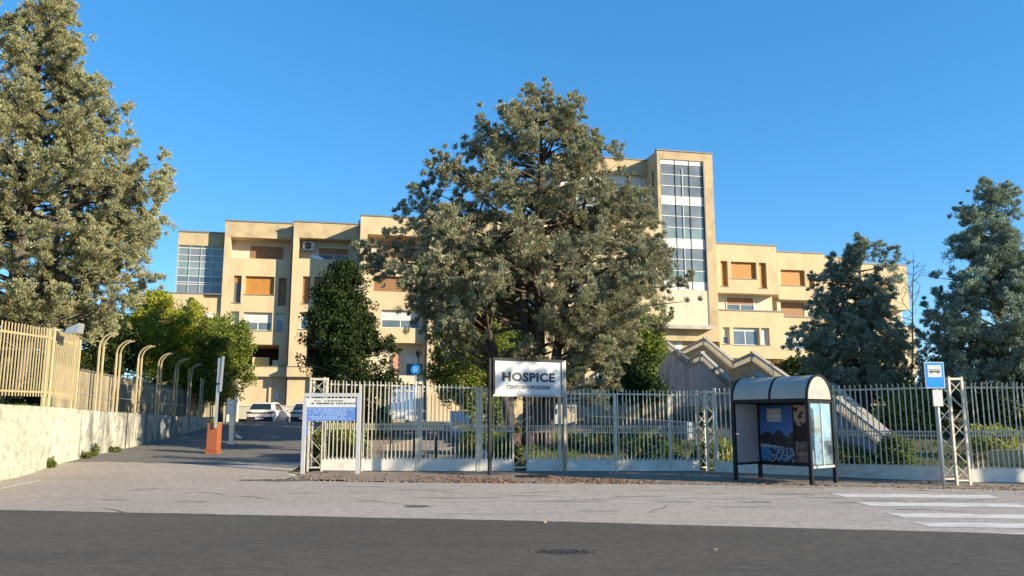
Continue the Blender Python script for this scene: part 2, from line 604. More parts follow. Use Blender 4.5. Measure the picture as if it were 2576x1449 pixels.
# the driveway climbs from the forecourt to the car park
for (y0, y1, n_, m_, dz, nm) in ((24.0, 28.2, 9, 'asphalt_light', -.001, 'forecourt_ramp'), (27.6, 53.0, 40, 'asphalt_drive', .005, 'driveway')):
    dv = grid_sheet(nm, 0, 1, y0, y1, 24, n_, lambda x, y: 0, M[m_])
    for v_ in dv.data.vertices:
        Y = v_.co.y
        if nm == 'driveway' and Y < 27.7:
            Y += .35 * math.sin(v_.co.x * 9) + rng.uniform(-.12, .12)
        xl, xr = wall_x(Y) - 0.1, -6.75 - max(0, Y - 26.5) * 0.2
        v_.co = (xl + (xr - xl) * v_.co.x, Y, drive_z(Y) + dz)
    tag(dv, kind='structure')
park = grid_sheet('car_park', -30, 2, 52.9, 74, 20, 12, lambda x, y: 1.16, M['asphalt_drive'])
tag(park, kind='structure')
# dark resurfaced carriageway in front
e0, e1, e2 = gnd(0, 1283), gnd(1288, 1309.5), gnd(2576, 1344)
dl, dr = (e0 - e1).normalized(), (e2 - e1).normalized()
pa, pb = e0 + dl * 40, e2 + dr * 40
rp = [(pa.x, -6), (pb.x, -6), (pb.x, pb.y)]
edge = []
for a, b in ((pb, e2), (e2, e1), (e1, e0), (e0, pa)):
    n = 44 if (a is e2 or a is e1) else 4
    for i in range(n):
        q = a.lerp(b, i / n)
        edge.append((q.x, q.y + (rng.uniform(-0.018, 0.018) + .03 * math.sin(q.x * 1.9) * math.sin(q.x * .7) if n > 4 else 0)))
road = flat('road', rp[:2] + edge + [(pa.x, pa.y)], 0.004, M['asphalt_dark'])
tag(road, kind='structure')
# bare verge with fallen needles between the forecourt and the fence
vp = []
for i in range(61):
    x = -6.3 + i * 0.5
    y0 = np.interp(x, [-6.3, -4, 0, 3, 8, 12, 24], [23.4, 22.3, 21.7, 21.5, 20.6, 19.6, 18.6])
    vp.append((x, float(y0) + rng.uniform(-0.14, 0.14)))
verge = flat('verge', vp + [(24, 28), (-6.3, 28)], 0.004, M['earth'])
tag(verge, kind='structure')

# ------------------------------------------------------------------ zebra crossing and lane lines
zc = gnd(2330, 1290)
zebra = thing('zebra_crossing', 'worn white zebra crossing painted on the grey asphalt at the right', 'crossing', (zc.x, zc.y, 0))
for k, (xl, yl, xr, yr, hh) in enumerate([(2090, 1242, 2488, 1245, 8.5), (2150, 1263, 2560, 1267, 9.5), (2225, 1290, 2700, 1296, 11), (2290, 1313, 2720, 1319, 12), (2395, 1338.5, 2760, 1345, 4.5)]):
    w = 30 + 5 * k
    a, b = gnd(xl, yl, 0.001), gnd(xr, yr, 0.001)
    c, d = gnd(xr + w, yr + hh, 0.001), gnd(xl + w + 8, yl + hh, 0.001)
    MB().quad(a, b, c, d).build('stripe', M['road_paint'], zebra)
p0, p1 = gnd(-60, 1240, 0.001), gnd(104, 1207, 0.001)
q = Vector((0.10, -0.12, 0))
ln = MB().quad(p0, p1, p1 + q, p0 + q * 1.2).build('lane_line', M['road_paint'])
tag(ln, 'white painted edge line at the foot of the mouldy left wall', 'road marking')
p0, p1 = gnd(703, 1187, 0.001), gnd(748, 1201, 0.001)
q = Vector((0.12, 0.1, 0))
ln = MB().quad(p0, p1, p1 + q, p0 + q).build('lane_line', M['road_paint'])
tag(ln, 'short worn white line on the asphalt left of the blue notice board', 'road marking')
# drain cover in the needles and a crumbling patch in the carriageway
a = gnd(1340, 1199)
dc = thing('drain_cover', 'dark square iron drain cover among brown needles before the fence', 'drain cover', (a.x, a.y, 0))
MB().box(a.x - .48, a.y - .42, 0.0, a.x + .48, a.y + .42, 0.016).build('frame', M['dark_metal'], dc)
for i in range(7):
    MB().box(a.x - .40 + i * .12, a.y - .36, 0.0165, a.x - .33 + i * .12, a.y + .36, 0.024).build('slat', M['dark_metal'], dc)
M['tar'] = mat('loose_tar', (0.022, 0.022, 0.022), 0.8, var=0.3, scale=12)
M['oil'] = mat('repair_tar', (0.085, 0.08, 0.075), 0.8, var=0.2, scale=5)
c0 = gnd(1425, 1389)
ph = thing('pothole_patch', 'crumbled black tar patch in the dark carriageway', 'pothole', (c0.x, c0.y, 0))
mb = MB()
ring = []
for k in range(30):
    t = 2 * math.pi * k / 30
    r = rng.uniform(0.75, 1.15)
    ring.append((c0.x + math.cos(t) * .33 * r, c0.y + math.sin(t) * .2 * r, 0.0075))
mb.quad(*ring).build('tar_patch', M['tar'], ph)
for k in range(46):
    x, y = c0.x + rng.gauss(0, .17), c0.y + rng.gauss(0, .09)
    r = rng.uniform(.006, .02)
    cl = MB().prism([(x + math.cos(t) * r * rng.uniform(.7, 1.3), y + math.sin(t) * r * rng.uniform(.7, 1.3), 0.004) for t in (0, 1.2, 2.5, 3.8, 5)], (0, 0, r * rng.uniform(.5, 1.0)))
    cl.build('clod', M['tar'], ph)
for (px_, py_, w, h, lb) in [(700, 1208, 1.05, .36, 'dark tarred repair on the forecourt left below the notice board'), (1012, 1211, .6, .2, 'small dark tar repair at the verge below the gate'), (1052, 1274, .26, .15, 'small round dark stain on the pale asphalt in the middle')]:
    c0 = gnd(px_, py_)
    poly = []
    for k in range(26):
        t = 2 * math.pi * k / 26
        r = rng.uniform(.8, 1.12)
        poly.append((c0.x + math.cos(t) * w * r, c0.y + math.sin(t) * h * r))
    o = flat('tar_repair', poly, 0.0065, M['oil'])
    tag(o, lb, 'tar patch')
M['pebble'] = mat('pebble', (0.26, 0.22, 0.17), 0.9)
for (px_, py_, r, lb) in [(1369, 1317, .04, 'small brown stone at the edge of the dark carriageway'), (1799, 1385, .03, 'small pale stone lying alone on the dark carriageway')]:
    c0 = gnd(px_, py_)
    bmm = bmesh.new()
    bmesh.ops.create_icosphere(bmm, subdivisions=2, radius=r)
    for v_ in bmm.verts:
        v_.co *= rng.uniform(.75, 1.15)
        v_.co.z *= .6
    me = bpy.data.meshes.new('stone'); bmm.to_mesh(me); bmm.free()
    o = link('stone', me, M['pebble'], None, (c0.x, c0.y, r * .5))
    tag(o, lb, 'stone')
# cracks in the old asphalt, faint scratches on the new, and loose grit
M['crack_tar'] = mat('dark_crack', (0.075, 0.07, 0.065), 0.9, var=.2, scale=6)  # dark colour of the crack ribbons
M['faint_stain'] = mat('faint_stain', (0.205, 0.19, 0.175), 0.9, var=.15, scale=3)
mb = MB()
rs_ = random.Random(17)
for (x_, y_, w, h) in ((1150, 1252, 1.0, .05), (1320, 1247, .5, .04), (1420, 1262, .8, .06), (1590, 1248, .55, .07), (1700, 1262, .4, .05), (1985, 1243, .55, .10), (2080, 1252, .45, .07), (2130, 1265, .35, .05), (1860, 1275, .5, .05), (2215, 1258, .4, .06), (930, 1260, .3, .05), (480, 1262, .35, .05), (1060, 1232, .8, .04), (2290, 1281, .3, .09), (1905, 1262, .3, .12), (760, 1240, .4, .04), (1500, 1285, .4, .04)):
    c0 = gnd(x_, y_)
    ph_ = rs_.uniform(0, 6)
    mb.quad(*[(c0.x + math.cos(t) * w * (1 + .3 * math.sin(3 * t + ph_) + .2 * math.sin(5 * t)), c0.y + math.sin(t) * h * (1 + .35 * math.sin(2 * t + ph_) + .25 * math.cos(5 * t + ph_)), .0012) for t in [2 * math.pi * k / 28 for k in range(28)]])
tag(mb.build('road_stains', M['faint_stain']), 'faint dark stains on the pale asphalt', 'stains', kind='stuff')
M['scratch'] = mat('pale_scratch', (0.10, 0.097, 0.09), 0.9, var=.15, scale=6)
for name_, m_, n_, x0, x1, y0, y1, z_, w0, w1 in (('crack', 'crack_tar', 46, -10, 13, 14.6, 21.2, .0005, .010, .034), ('scratch', 'scratch', 22, -6, 9, 9.0, 13.5, .0062, .004, .012)):
    mb = MB()
    rc = random.Random(91)
    for k in range(n_):
        x, y = rc.uniform(x0, x1), rc.uniform(y0, y1)
        if name_ == 'crack' and y < gnd(1288, 1309.5).y - .075 * x + .6: continue
        a_ = rc.gauss(0, .22) + (rc.choice((0, 1.2)) if rc.random() < .2 else 0)
        w = rc.uniform(w0, w1)
        L_ = rc.uniform(.6, 3.2)
        ns_ = int(L_ / .12)
        pts = []
        for i in range(ns_):
            a_ += rc.gauss(0, .16 if name_ == 'crack' else .03)
            x += math.cos(a_) * .12; y += math.sin(a_) * .12
            if name_ == 'scratch' and y > 13.2: break
            pts.append((x, y, w * rc.uniform(.4, 1.3) * math.sin(math.pi * (i + .5) / ns_)))
        for (xa, ya, wa), (xb_, yb_, wb) in zip(pts[:-1], pts[1:]):
            mb.quad((xa, ya - wa, z_), (xb_, yb_ - wb, z_), (xb_, yb_ + wb, z_), (xa, ya + wa, z_))
    o = mb.build('road_' + name_, M[m_])
    tag(o, 'fine irregular lines in the paving', 'cracks', kind='stuff')
r2 = np.random.default_rng(8)
mb = MB()
for k in range(1500):
    x = r2.uniform(-12, 15)
    y = float(np.interp(x, [-12, -6.3, -4, 0, 3, 8, 12, 24], [24.5, 23.4, 22.3, 21.7, 21.5, 20.6, 19.6, 18.6])) - abs(r2.normal(0, .7)) + .2
    r = r2.uniform(.006, .02)
    mb.hexa([(x - r, y - r, 0), (x + r, y - r * .8, 0), (x + r * .9, y + r, 0), (x - r * .8, y + r, 0), (x - r * .5, y - r * .6, r), (x + r * .6, y - r * .4, r * 1.2), (x + r * .5, y + r * .5, r), (x - r * .5, y + r * .4, r * .8)])
tag(mb.build('grit', M['pebble']), 'loose grit on the paving', 'grit', kind='stuff')
nl = 15000
r_ = np.random.default_rng(5)
lx = r_.uniform(-6, 16, nl)
ly = np.interp(lx, [-6.3, -4, 0, 3, 8, 12, 24], [23.4, 22.3, 21.7, 21.5, 20.6, 19.6, 18.6]) + np.abs(r_.normal(0, 1.6, nl)) - 0.25
keepm = (ly < 26.4) & (r_.uniform(0, 1, nl) < .12 + .6 * np.exp(-((lx - .8) / 2.6) ** 2)) & ((np.sin(lx * 1.7 + ly) + r_.normal(0, .8, nl)) > -0.3)
lx, ly = lx[keepm], ly[keepm]
nl = len(lx)
an, sz = r_.uniform(0, 6.28, nl), r_.uniform(.025, .06, nl)
cz = np.full(nl, .012)
d1 = np.stack([np.cos(an) * sz, np.sin(an) * sz, r_.uniform(-.012, .02, nl)], 1)
d2 = np.stack([-np.sin(an) * sz * .5, np.cos(an) * sz * .5, r_.uniform(-.012, .02, nl)], 1)
cc = np.stack([lx, ly, cz], 1)


def quads_mesh(name, A, B, C, D, mat_, parent=None, org=None):
    n = len(A)
    co = np.stack([A, B, C, D], 1).reshape(-1, 3).astype(np.float32)
    o0 = ORG[parent.name] if parent is not None else Vector(org or (0, 0, 0))
    co = co - np.array(o0, dtype=np.float32)
    me = bpy.data.meshes.new(name)
    me.vertices.add(4 * n)
    me.vertices.foreach_set('co', co.ravel())
    me.loops.add(4 * n)
    me.loops.foreach_set('vertex_index', np.arange(4 * n, dtype=np.int32))
    me.polygons.add(n)
    me.polygons.foreach_set('loop_start', np.arange(0, 4 * n, 4, dtype=np.int32))
    me.polygons.foreach_set('loop_total', np.full(n, 4, dtype=np.int32))
    me.update(calc_edges=True)
    return link(name, me, mat_, parent, o0)


lit = quads_mesh('leaf_litter', cc - d1, cc + d2, cc + d1, cc - d2, M['leaf_litter'])
tag(lit, 'brown fallen needles and leaves along the verge', 'leaf litter', kind='stuff')

# ------------------------------------------------------------------ left retaining wall, terrace and rendered wall
def wall_strip(mb, pts, tops, bots, th, side=-1):
    # pts: plan points; thickness th to the side (-1 = towards -x)
    n = len(pts)
    P = [Vector((p[0], p[1], 0)) for p in pts]
    offs = []
    for i in range(n):
        d = (P[min(i + 1, n - 1)] - P[max(i - 1, 0)]).normalized()
        offs.append(Vector((-d.y, d.x, 0)) * th * (-side))
    for i in range(n - 1):
        a, b = P[i], P[i + 1]
        c, d = P[i + 1] + offs[i + 1], P[i] + offs[i]
        z = [(bots[i]), (bots[i + 1]), (bots[i + 1]), (bots[i])]
        t = [(tops[i]), (tops[i + 1]), (tops[i + 1]), (tops[i])]
        q = [a, b, c, d]
        lo = [Vector((q[k].x, q[k].y, z[k])) for k in range(4)]
        hi = [Vector((q[k].x, q[k].y, t[k])) for k in range(4)]
        mb.quad(lo[0], lo[1], hi[1], hi[0])
        mb.quad(lo[2], lo[3], hi[3], hi[2])
        mb.quad(hi[0], hi[1], hi[2], hi[3])
        if i == 0: mb.quad(lo[3], lo[0], hi[0], hi[3])
        if i == n - 2: mb.quad(lo[1], lo[2], hi[2], hi[1])
    return mb


rw = thing('retaining_wall', 'white plastered retaining wall, mouldy in dark runs, left of the driveway', 'wall', (-15, 28, 0))
joints = [15.5, 21.9, 28.6, 29.9, 33.2, 38.0, 43.0, 49.5]
for i in range(len(joints) - 1):
    ya, yb = joints[i] + .008, joints[i + 1] - .008
    ys = [ya] + [p_[1] for p_ in WALL_PTS if ya < p_[1] < yb] + [yb]
    wall_strip(MB(), [(wall_x(y), y) for y in ys], [wall_t(y) for y in ys], [-.2] * len(ys), 0.35).build('wall_panel', M['pale_plaster' if i < 2 else 'old_plaster'], rw)
cp = [Vector((p[0], p[1], 0)) for p in WALL_PTS]
terr = MB()
for i in range(7):
    a, b = WALL_PTS[i], WALL_PTS[i + 1]
    za, zb = WALL_TOP[i] - .12, WALL_TOP[i + 1] - .12
    terr.quad((a[0] - .3, a[1], za), (b[0] - .3, b[1], zb), (b[0] - 40, b[1] + 4, zb), (a[0] - 40, a[1] + 4, za))
terr.quad((-17.6, 49.5, 1.62), (-17.6, 60, 1.62), (-60, 60, 1.62), (-57.6, 53.5, 1.62))
tr_ = terr.build('terrace', M['soil'])
tag(tr_, kind='structure')
bw0, bw1 = at(201, 931, 31) + Vector((.12, -1.9, .12)), at(569, 1000, 52)
bp = [(bw0.x, bw0.y), (at(201, 931, 31).x, 31.0), (at(335, 958, 37.5).x, 37.5), (at(455, 981, 44.5).x, 44.5), (bw1.x, 52.0)]
bt = [bw0.z, zat(931, 31, 201), zat(958, 37.5, 335), zat(981, 44.5, 455), bw1.z]
o = wall_strip(MB(), bp, bt, [1.6] * 5, 0.25).build('rendered_wall', M['beige_render'])
tag(o, 'tall beige rendered wall with dark stains behind the arched fence posts', 'wall')
o2 = wall_strip(MB(), [(p[0] + .04, p[1]) for p in bp], [t + .06 for t in bt], bt, 0.33).build('coping', M['coping'], o)

# ------------------------------------------------------------------ hospital building
class Plane:
    def __init__(s, o, ang=12.0):
        s.o = Vector((o[0], o[1], 0))
        s.e = Vector((math.cos(R(ang)), math.sin(R(ang)), 0))
        s.n = Vector((math.sin(R(ang)), -math.cos(R(ang)), 0))

    def px(s, x, y, off=0.0):
        d = ray(x, y)
        c = Vector((0, 0, EYE))
        t = ((s.o + s.n * off) - c).dot(s.n) / d.dot(s.n)
        w = c + d * t
        return ((w - s.o).dot(s.e), w.z)

    def pt(s, a, z, off=0.0):
        q = s.o + s.e * a + s.n * off
        return Vector((q.x, q.y, z))

    def rect(s, x0, y0, x1, y1, off=0.0):
        a, b = s.px(x0, y0, off), s.px(x1, y1, off)
        c, d = s.px(x0, y1, off), s.px(x1, y0, off)
        return ((a[0] + c[0]) / 2, (c[1] + b[1]) / 2, (b[0] + d[0]) / 2, (a[1] + d[1]) / 2)

    def box(s, mb, a0, z0, a1, z1, o0, o1):
        p = [s.pt(a0, z0, o1), s.pt(a1, z0, o1), s.pt(a1, z0, o0), s.pt(a0, z0, o0),
             s.pt(a0, z1, o1), s.pt(a1, z1, o1), s.pt(a1, z1, o0), s.pt(a0, z1, o0)]
        return mb.hexa(p)

    def wall(s, mb, a0, z0, a1, z1, holes, th=0.35, off=0.0):
        A = sorted({a0, a1, *[h[0] for h in holes], *[h[2] for h in holes]})
        Z = sorted({z0, z1, *[h[1] for h in holes], *[h[3] for h in holes]})
        for i in range(len(A) - 1):
            for j in range(len(Z) - 1):
                ca, cz = (A[i] + A[i + 1]) / 2, (Z[j] + Z[j + 1]) / 2
                if any(h[0] < ca < h[2] and h[1] < cz < h[3] for h in holes): continue
                mb.quad(s.pt(A[i], Z[j], off), s.pt(A[i + 1], Z[j], off), s.pt(A[i + 1], Z[j + 1], off), s.pt(A[i], Z[j + 1], off))
        for h in holes:
            d = h[4] if len(h) > 4 else th
            c = [(h[0], h[1]), (h[2], h[1]), (h[2], h[3]), (h[0], h[3])]
            for k in range(4):
                p, q = c[k], c[(k + 1) % 4]
                mb.quad(s.pt(*p, off), s.pt(*q, off), s.pt(*q, off - d), s.pt(*p, off - d))
        return mb


BLD = thing('hospital_building', 'long yellow stuccoed hospital block in staggered bays with a glazed stair tower', 'building', (0, 72, 1.2))


def window(pl, r, off, kind, cols=2):
    a0, z0, a1, z1 = r[:4]
    fr = 0.07
    fm = {'wood': 'wood_shaded', 'woodlit': 'wood', 'glasswood': 'wood_shaded'}.get(kind, 'white')
    mb = MB()
    o1, o0 = off + 0.03, off - 0.09
    pl.box(mb, a0, z0, a1, z0 + fr, o0, o1); pl.box(mb, a0, z1 - fr, a1, z1, o0, o1)
    pl.box(mb, a0, z0 + fr, a0 + fr, z1 - fr, o0, o1); pl.box(mb, a1 - fr, z0 + fr, a1, z1 - fr, o0, o1)
    w = mb.build('window', M[fm], BLD)
    ia0, ia1, iz0, iz1 = a0 + fr, a1 - fr, z0 + fr, z1 - fr
    sh0 = iz0
    if kind in ('white', 'woodpart'): sh0 = iz0 + (iz1 - iz0) * 0.45
    if kind == 'glass': sh0 = iz1 - (iz1 - iz0) * 0.15
    if kind == 'glasswood': sh0 = iz1 - (iz1 - iz0) * 0.22
    if kind == 'whitelow': sh0 = iz0 + (iz1 - iz0) * 0.62
    sm_ = {'wood': 'wood_shaded', 'woodlit': 'wood', 'woodpart': 'wood_shaded', 'glasswood': 'wood'}.get(kind, 'white')
    # roller shutter in slats
    mb = MB()
    n = max(2, int(round((iz1 - sh0) / 0.14)))
    hgt = (iz1 - sh0) / n
    for k in range(n):
        z = sh0 + k * hgt
        pl.box(mb, ia0, z + 0.012, ia1, z + hgt - 0.003, off - 0.05, off - 0.005)
        pl.box(mb, ia0, z - 0.003, ia1, z + 0.012, off - 0.05, off - 0.025)
    mb.build('shutter', M[sm_], w)
    if sh0 > iz0 + .05:
        nn = cols
        for k in range(nn):
            x0 = ia0 + (ia1 - ia0) * k / nn
            x1 = ia0 + (ia1 - ia0) * (k + 1) / nn
            pl.box(MB(), x0 + (.04 if k else 0), iz0, x1 - (.04 if k < nn - 1 else 0), sh0 - .03, off - 0.08, off - 0.04).build('pane', M['pane'], w)
        mb = MB()
        pl.box(mb, ia0, sh0 - .03, ia1, sh0, off - 0.09, off)
        for k in range(1, nn):
            x = ia0 + (ia1 - ia0) * k / nn
            pl.box(mb, x - .04, iz0, x + .04, sh0 - .03, off - 0.09, off)
        mb.build('sash', M[fm], w)
    return w


def block(pl, a0, a1, z0, z1, depth, holes, matn='stucco', cop=True, skip_back=True):
    mb = MB()
    pl.wall(mb, a0, z0, a1, z1, holes)
    mb.quad(pl.pt(a0, z0), pl.pt(a0, z1), pl.pt(a0, z1, -depth), pl.pt(a0, z0, -depth))
    mb.quad(pl.pt(a1, z0), pl.pt(a1, z0, -depth), pl.pt(a1, z1, -depth), pl.pt(a1, z1))
    mb.quad(pl.pt(a0, z1), pl.pt(a1, z1), pl.pt(a1, z1, -depth), pl.pt(a0, z1, -depth))
    mb.quad(pl.pt(a0, z0, -depth), pl.pt(a1, z0, -depth), pl.pt(a1, z1, -depth), pl.pt(a0, z1, -depth))
    me = bpy.data.meshes.new('wall')
    o0 = ORG[BLD.name]
    me.from_pydata([tuple(Vector(p) - o0) for p in mb.v], [], mb.f)
    b = bmesh.new(); b.from_mesh(me)
    bmesh.ops.remove_doubles(b, verts=b.verts, dist=1e-4)
    b.to_mesh(me); b.free()
    w = link('wall', me, M[matn], BLD)
    if cop:
        pl.box(MB(), a0 - .06, z1 + .002, a1 + .06, z1 + .12, -.35, .07).build('coping', M['coping'], w)
    return w


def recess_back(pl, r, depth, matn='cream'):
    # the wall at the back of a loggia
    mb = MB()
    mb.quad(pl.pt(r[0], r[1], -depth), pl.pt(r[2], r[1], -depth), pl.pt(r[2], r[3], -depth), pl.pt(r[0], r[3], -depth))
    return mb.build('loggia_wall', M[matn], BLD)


Y1 = 70.0
b1 = at(568, 556, Y1)
PL1 = Plane(b1)
Z1 = b1.z
W1 = PL1.px(738, 563)[0]
GZ = 1.15
lay = dict(
    log=PL1.rect(579, 599, 736, 651),
    nw3=PL1.rect(587, 693, 606.6, 761.5), ww3=PL1.rect(617, 695, 690, 741), nw3b=PL1.rect(700, 699, 720, 767.5),
    nw2=PL1.rect(579, 783, 601, 826), ww2=PL1.rect(612, 785.5, 684, 831), nw2b=PL1.rect(694, 788, 714, 832.5),
    dark=PL1.rect(596, 866.5, 719, 922.5))
lay['logwin'] = PL1.rect(631, 621, 712, 654, -1.5)


def bay(pl, W, ztop, dz, kinds, logwin_kind='wood', matn='stucco', dark_depth=5.0, extra=None):
    L = {k: (v[0], v[1] + dz, v[2], v[3] + dz) for k, v in lay.items()}
    log = (L['log'][0], L['log'][1], W - .12, L['log'][3], 1.5)
    dk = (L['dark'][0], L['dark'][1], W - .75, L['dark'][3], dark_depth)
    hs = [log, dk] + [L[k] for k in ('nw3', 'ww3', 'nw3b', 'nw2', 'ww2', 'nw2b')]
    block(pl, 0, W, GZ - 1, ztop, 12, hs, matn)
    pl.box(MB(), -.004, log[3] + .004, W + .004, ztop - .004, -.3, .006).build('parapet_band', M['stucco_old'], BLD)
    recess_back(pl, log, 1.5)
    if logwin_kind: window(pl, (L['logwin'][0], max(L['logwin'][1], log[1] + .02), L['logwin'][2], L['logwin'][3]), -1.46, logwin_kind)
    for k, kd in zip(('nw3', 'ww3', 'nw3b', 'nw2', 'ww2', 'nw2b'), kinds):
        window(pl, L[k], -.30, kd, 1 if k.startswith('n') else 2)
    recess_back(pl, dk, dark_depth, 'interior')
    pl.box(MB(), -.05, dk[1] - .86, W + .1, dk[1] - .03, -.2, .45).build('balcony_slab', M['stucco'], BLD)
    pl.box(MB(), -.07, dk[1] - .028, W + .12, dk[1] + .05, -.2, .5).build('coping', M['coping'], BLD)
    # parapet under the loggia, slightly proud, and sills
    for k in ('nw3', 'ww3', 'nw3b', 'nw2', 'ww2', 'nw2b'):
        r = L[k]
        pl.box(MB(), r[0] - .08, r[1] - .07, r[2] + .08, r[1] - .002, -.28, .05).build('sill', M['coping'], BLD)
    return L, log, dk


L1, log1, dk1 = bay(PL1, W1, Z1, 0, ('glasswood', 'woodlit', 'wood', 'whitefull', 'white', 'whitelow'))
# sunken entrance court wall under bay one: pilaster, vent box and the lit window inside
r = PL1.rect(637.6, 902, 674, 923.5, -1.2)
M['yellow_pane'] = mat('lit_window_yellow', (0.55, 0.42, 0.12), 0.6)  # yellow light of the lit window put into the colour
PL1.box(MB(), r[0], r[1], r[2], r[3], -1.3, -1.2).build('counter_window', M['yellow_pane'], BLD)
mb = MB()
for q in ((r[0] - .1, r[1], r[0], r[3] + .1), (r[2], r[1], r[2] + .1, r[3] + .1), (r[0], r[3], r[2], r[3] + .1)):
    PL1.box(mb, *q, -1.32, -1.15)
mb.build('counter_frame', M['cream'], BLD)
r = PL1.rect(685, 906, 718, 923, -1.0)
PL1.box(MB(), r[0], r[1], r[2], r[3], -1.3, -1.0).build('counter_panel', M['cream'], BLD)
r = PL1.rect(676, 948, 682, 1040)
PL1.box(MB(), r[0], GZ, r[2], r[3], .002, .16).build('pilaster', M['stucco'], BLD)
r = PL1.rect(689.5, 990, 702, 1005)
PL1.box(MB(), r[0], r[1], r[2], r[3], .002, .12).build('vent_box', M['alu'], BLD)
r = PL1.rect(573, 968, 601, 1018, .1)
PL1.box(MB(), r[0], GZ, r[2], r[3] + .12, .0, .12).build('garage_frame', M['white'], BLD)
PL1.box(MB(), r[0] + .25, GZ, r[2] - .1, r[3], .122, .15).build('garage_door', M['pane_grey'], BLD)

o2 = at(740, 558, 1.0)
a, z = PL1.px(740, 558, 1.15)
PL2 = Plane(PL1.pt(a, 0, 1.15)); Z2 = z
W2 = PL2.px(906, 572)[0]
bay(PL2, W2, Z2, Z2 - Z1, ('wood', 'wood', 'wood', 'white', 'white', 'white'), 'woodpart')
a, z = PL2.px(908, 543, 3.3)
PL3 = Plane(PL2.pt(a, 0, 3.3)); Z3 = z
W3 = PL3.px(1078, 551)[0]
# bay three: loggia, windows, the recessed window and the entrance under it
lg3 = PL3.rect(924, 592, 1072, 648); w33 = PL3.rect(940, 695, 1040, 734)
w32 = PL3.rect(959.5, 780, 1056, 825); rc3 = PL3.rect(905, 862, 1078, 944)
nw = PL3.rect(915, 700, 931, 766)
hs = [(lg3[0], lg3[1], W3 - .15, lg3[3], 1.5), w33, w32, (0.6, rc3[1], W3 - .2, rc3[3], 1.2)]
block(PL3, 0, W3, GZ - 1, Z3, 12, hs)
recess_back(PL3, hs[0], 1.5)
rr = PL3.rect(950, 607, 1044, 648, -1.5)
window(PL3, rr, -1.46, 'wood'); window(PL3, w33, -.3, 'wood'); window(PL3, w32, -.3, 'white')
recess_back(PL3, hs[3], 1.2)
ww = PL3.rect(1020, 895, 1068, 945, -1.2)
window(PL3, ww, -1.15, 'whitelow')
bx = PL3.rect(988, 890, 1002, 945, -1.0)
mb = MB()
nb = 9
for k in range(nb):
    h_ = (bx[3] - bx[1]) / nb
    PL3.box(mb, bx[0] + (.06 if k % 2 else 0), bx[1] + k * h_, bx[2] - (0 if k % 2 else .06), bx[1] + (k + .9) * h_, -1.19, -.95)
mb.build('brick_pier', M['brick'], BLD)
r = PL3.rect(960, 945, 1100, 966, .5)
PL3.box(MB(), r[0], r[1], r[2], r[3], -.2, .5).build('balcony_slab', M['cream'], BLD)
# bay four and the hidden middle of the building
a, z = PL3.px(1080, 548, .75)
PL4 = Plane(PL3.pt(a, 0, .75)); Z4 = z
W4 = PL4.px(1250, 556)[0]
bay(PL4, W4, Z4, Z4 - Z1, ('wood', 'wood', 'wood', 'white', 'white', 'white'), 'wood')
a, z = PL4.px(1252, 548, .3)
PL5 = Plane(PL4.pt(a, 0, .3)); Z5 = z
W5 = PL5.px(1464, 556)[0]
g5 = PL5.rect(1322, 640, 1372, 800)
block(PL5, 0, W5, GZ - 1, Z5, 12, [g5])


def curtain(pl, r, off, cols, rows, bands, pane, frame_m='alu', name='curtain_wall', band_m='white_sheet', mull=.06, proud=.06):
    # glazed wall: cols / rows are edges in the plane, bands are row numbers filled with white sheet
    mb = MB()
    for c in cols:
        pl.box(mb, c - mull / 2, rows[-1], c + mull / 2, rows[0], off - .06, off + proud)
    cw = mb.build(name, M[frame_m], BLD)
    for z in rows:
        for i in range(len(cols) - 1):
            pl.box(MB(), cols[i] + mull / 2, z - .03, cols[i + 1] - mull / 2, z + .03, off - .06, off + .03).build('transom', M['white'], cw)
    for i in range(len(cols) - 1):
        for j in range(len(rows) - 1):
            b = j in bands
            pl.box(MB(), cols[i] + mull / 2, rows[j + 1] + .03, cols[i + 1] - mull / 2, rows[j] - .03, off - .05, off + (.0 if b else -.02)).build('spandrel' if b else 'pane', M[band_m if b else pane(i, j)], cw)
    return cw


n5 = 5
curtain(PL5, g5, -.3, [g5[0] + (g5[2] - g5[0]) * k / 3 for k in range(4)], [g5[3] - (g5[3] - g5[1]) * k / n5 for k in range(n5 + 1)], (), lambda i, j: 'pane_blue', 'dark_metal')
a, z = PL5.px(1466, 548, .6)
PL6 = Plane(PL5.pt(a, 0, .6)); Z6 = z
W6 = PL6.px(1662, 556)[0]
ge = PL6.rect(1484, 760, 1504, 905)
block(PL6, 0, W6, GZ - 1, Z6, 12, [ge])
window(PL6, ge, -.3, 'whitelow', 1)

# glazed bay at the far left end with the terrace parapet before it
a, z = PL1.px(450, 583, -1.2)
PL0 = Plane(PL1.pt(a, 0, -1.2)); Z0 = z
W0 = PL0.px(567, 588)[0]
gl = PL0.rect(446, 618, 562, 740)
zt = gl[3]; zb_ = gl[1]
w = block(PL0, 0, W0, zt, Z0, 10, [], 'stucco_old')
cols = [.04 + (W0 - .1) * k / 4 for k in range(5)]
rows = [zt - .03] + [zt + (zb_ - zt) * f for f in (.055, .20, .33, .47, .63, .755, .80, 1.0)]
curtain(PL0, gl, -.15, cols, rows, (5,), lambda i, j: 'pane_green' if j in (0, 3, 4) else 'pane_grey', 'alu', band_m='pane')
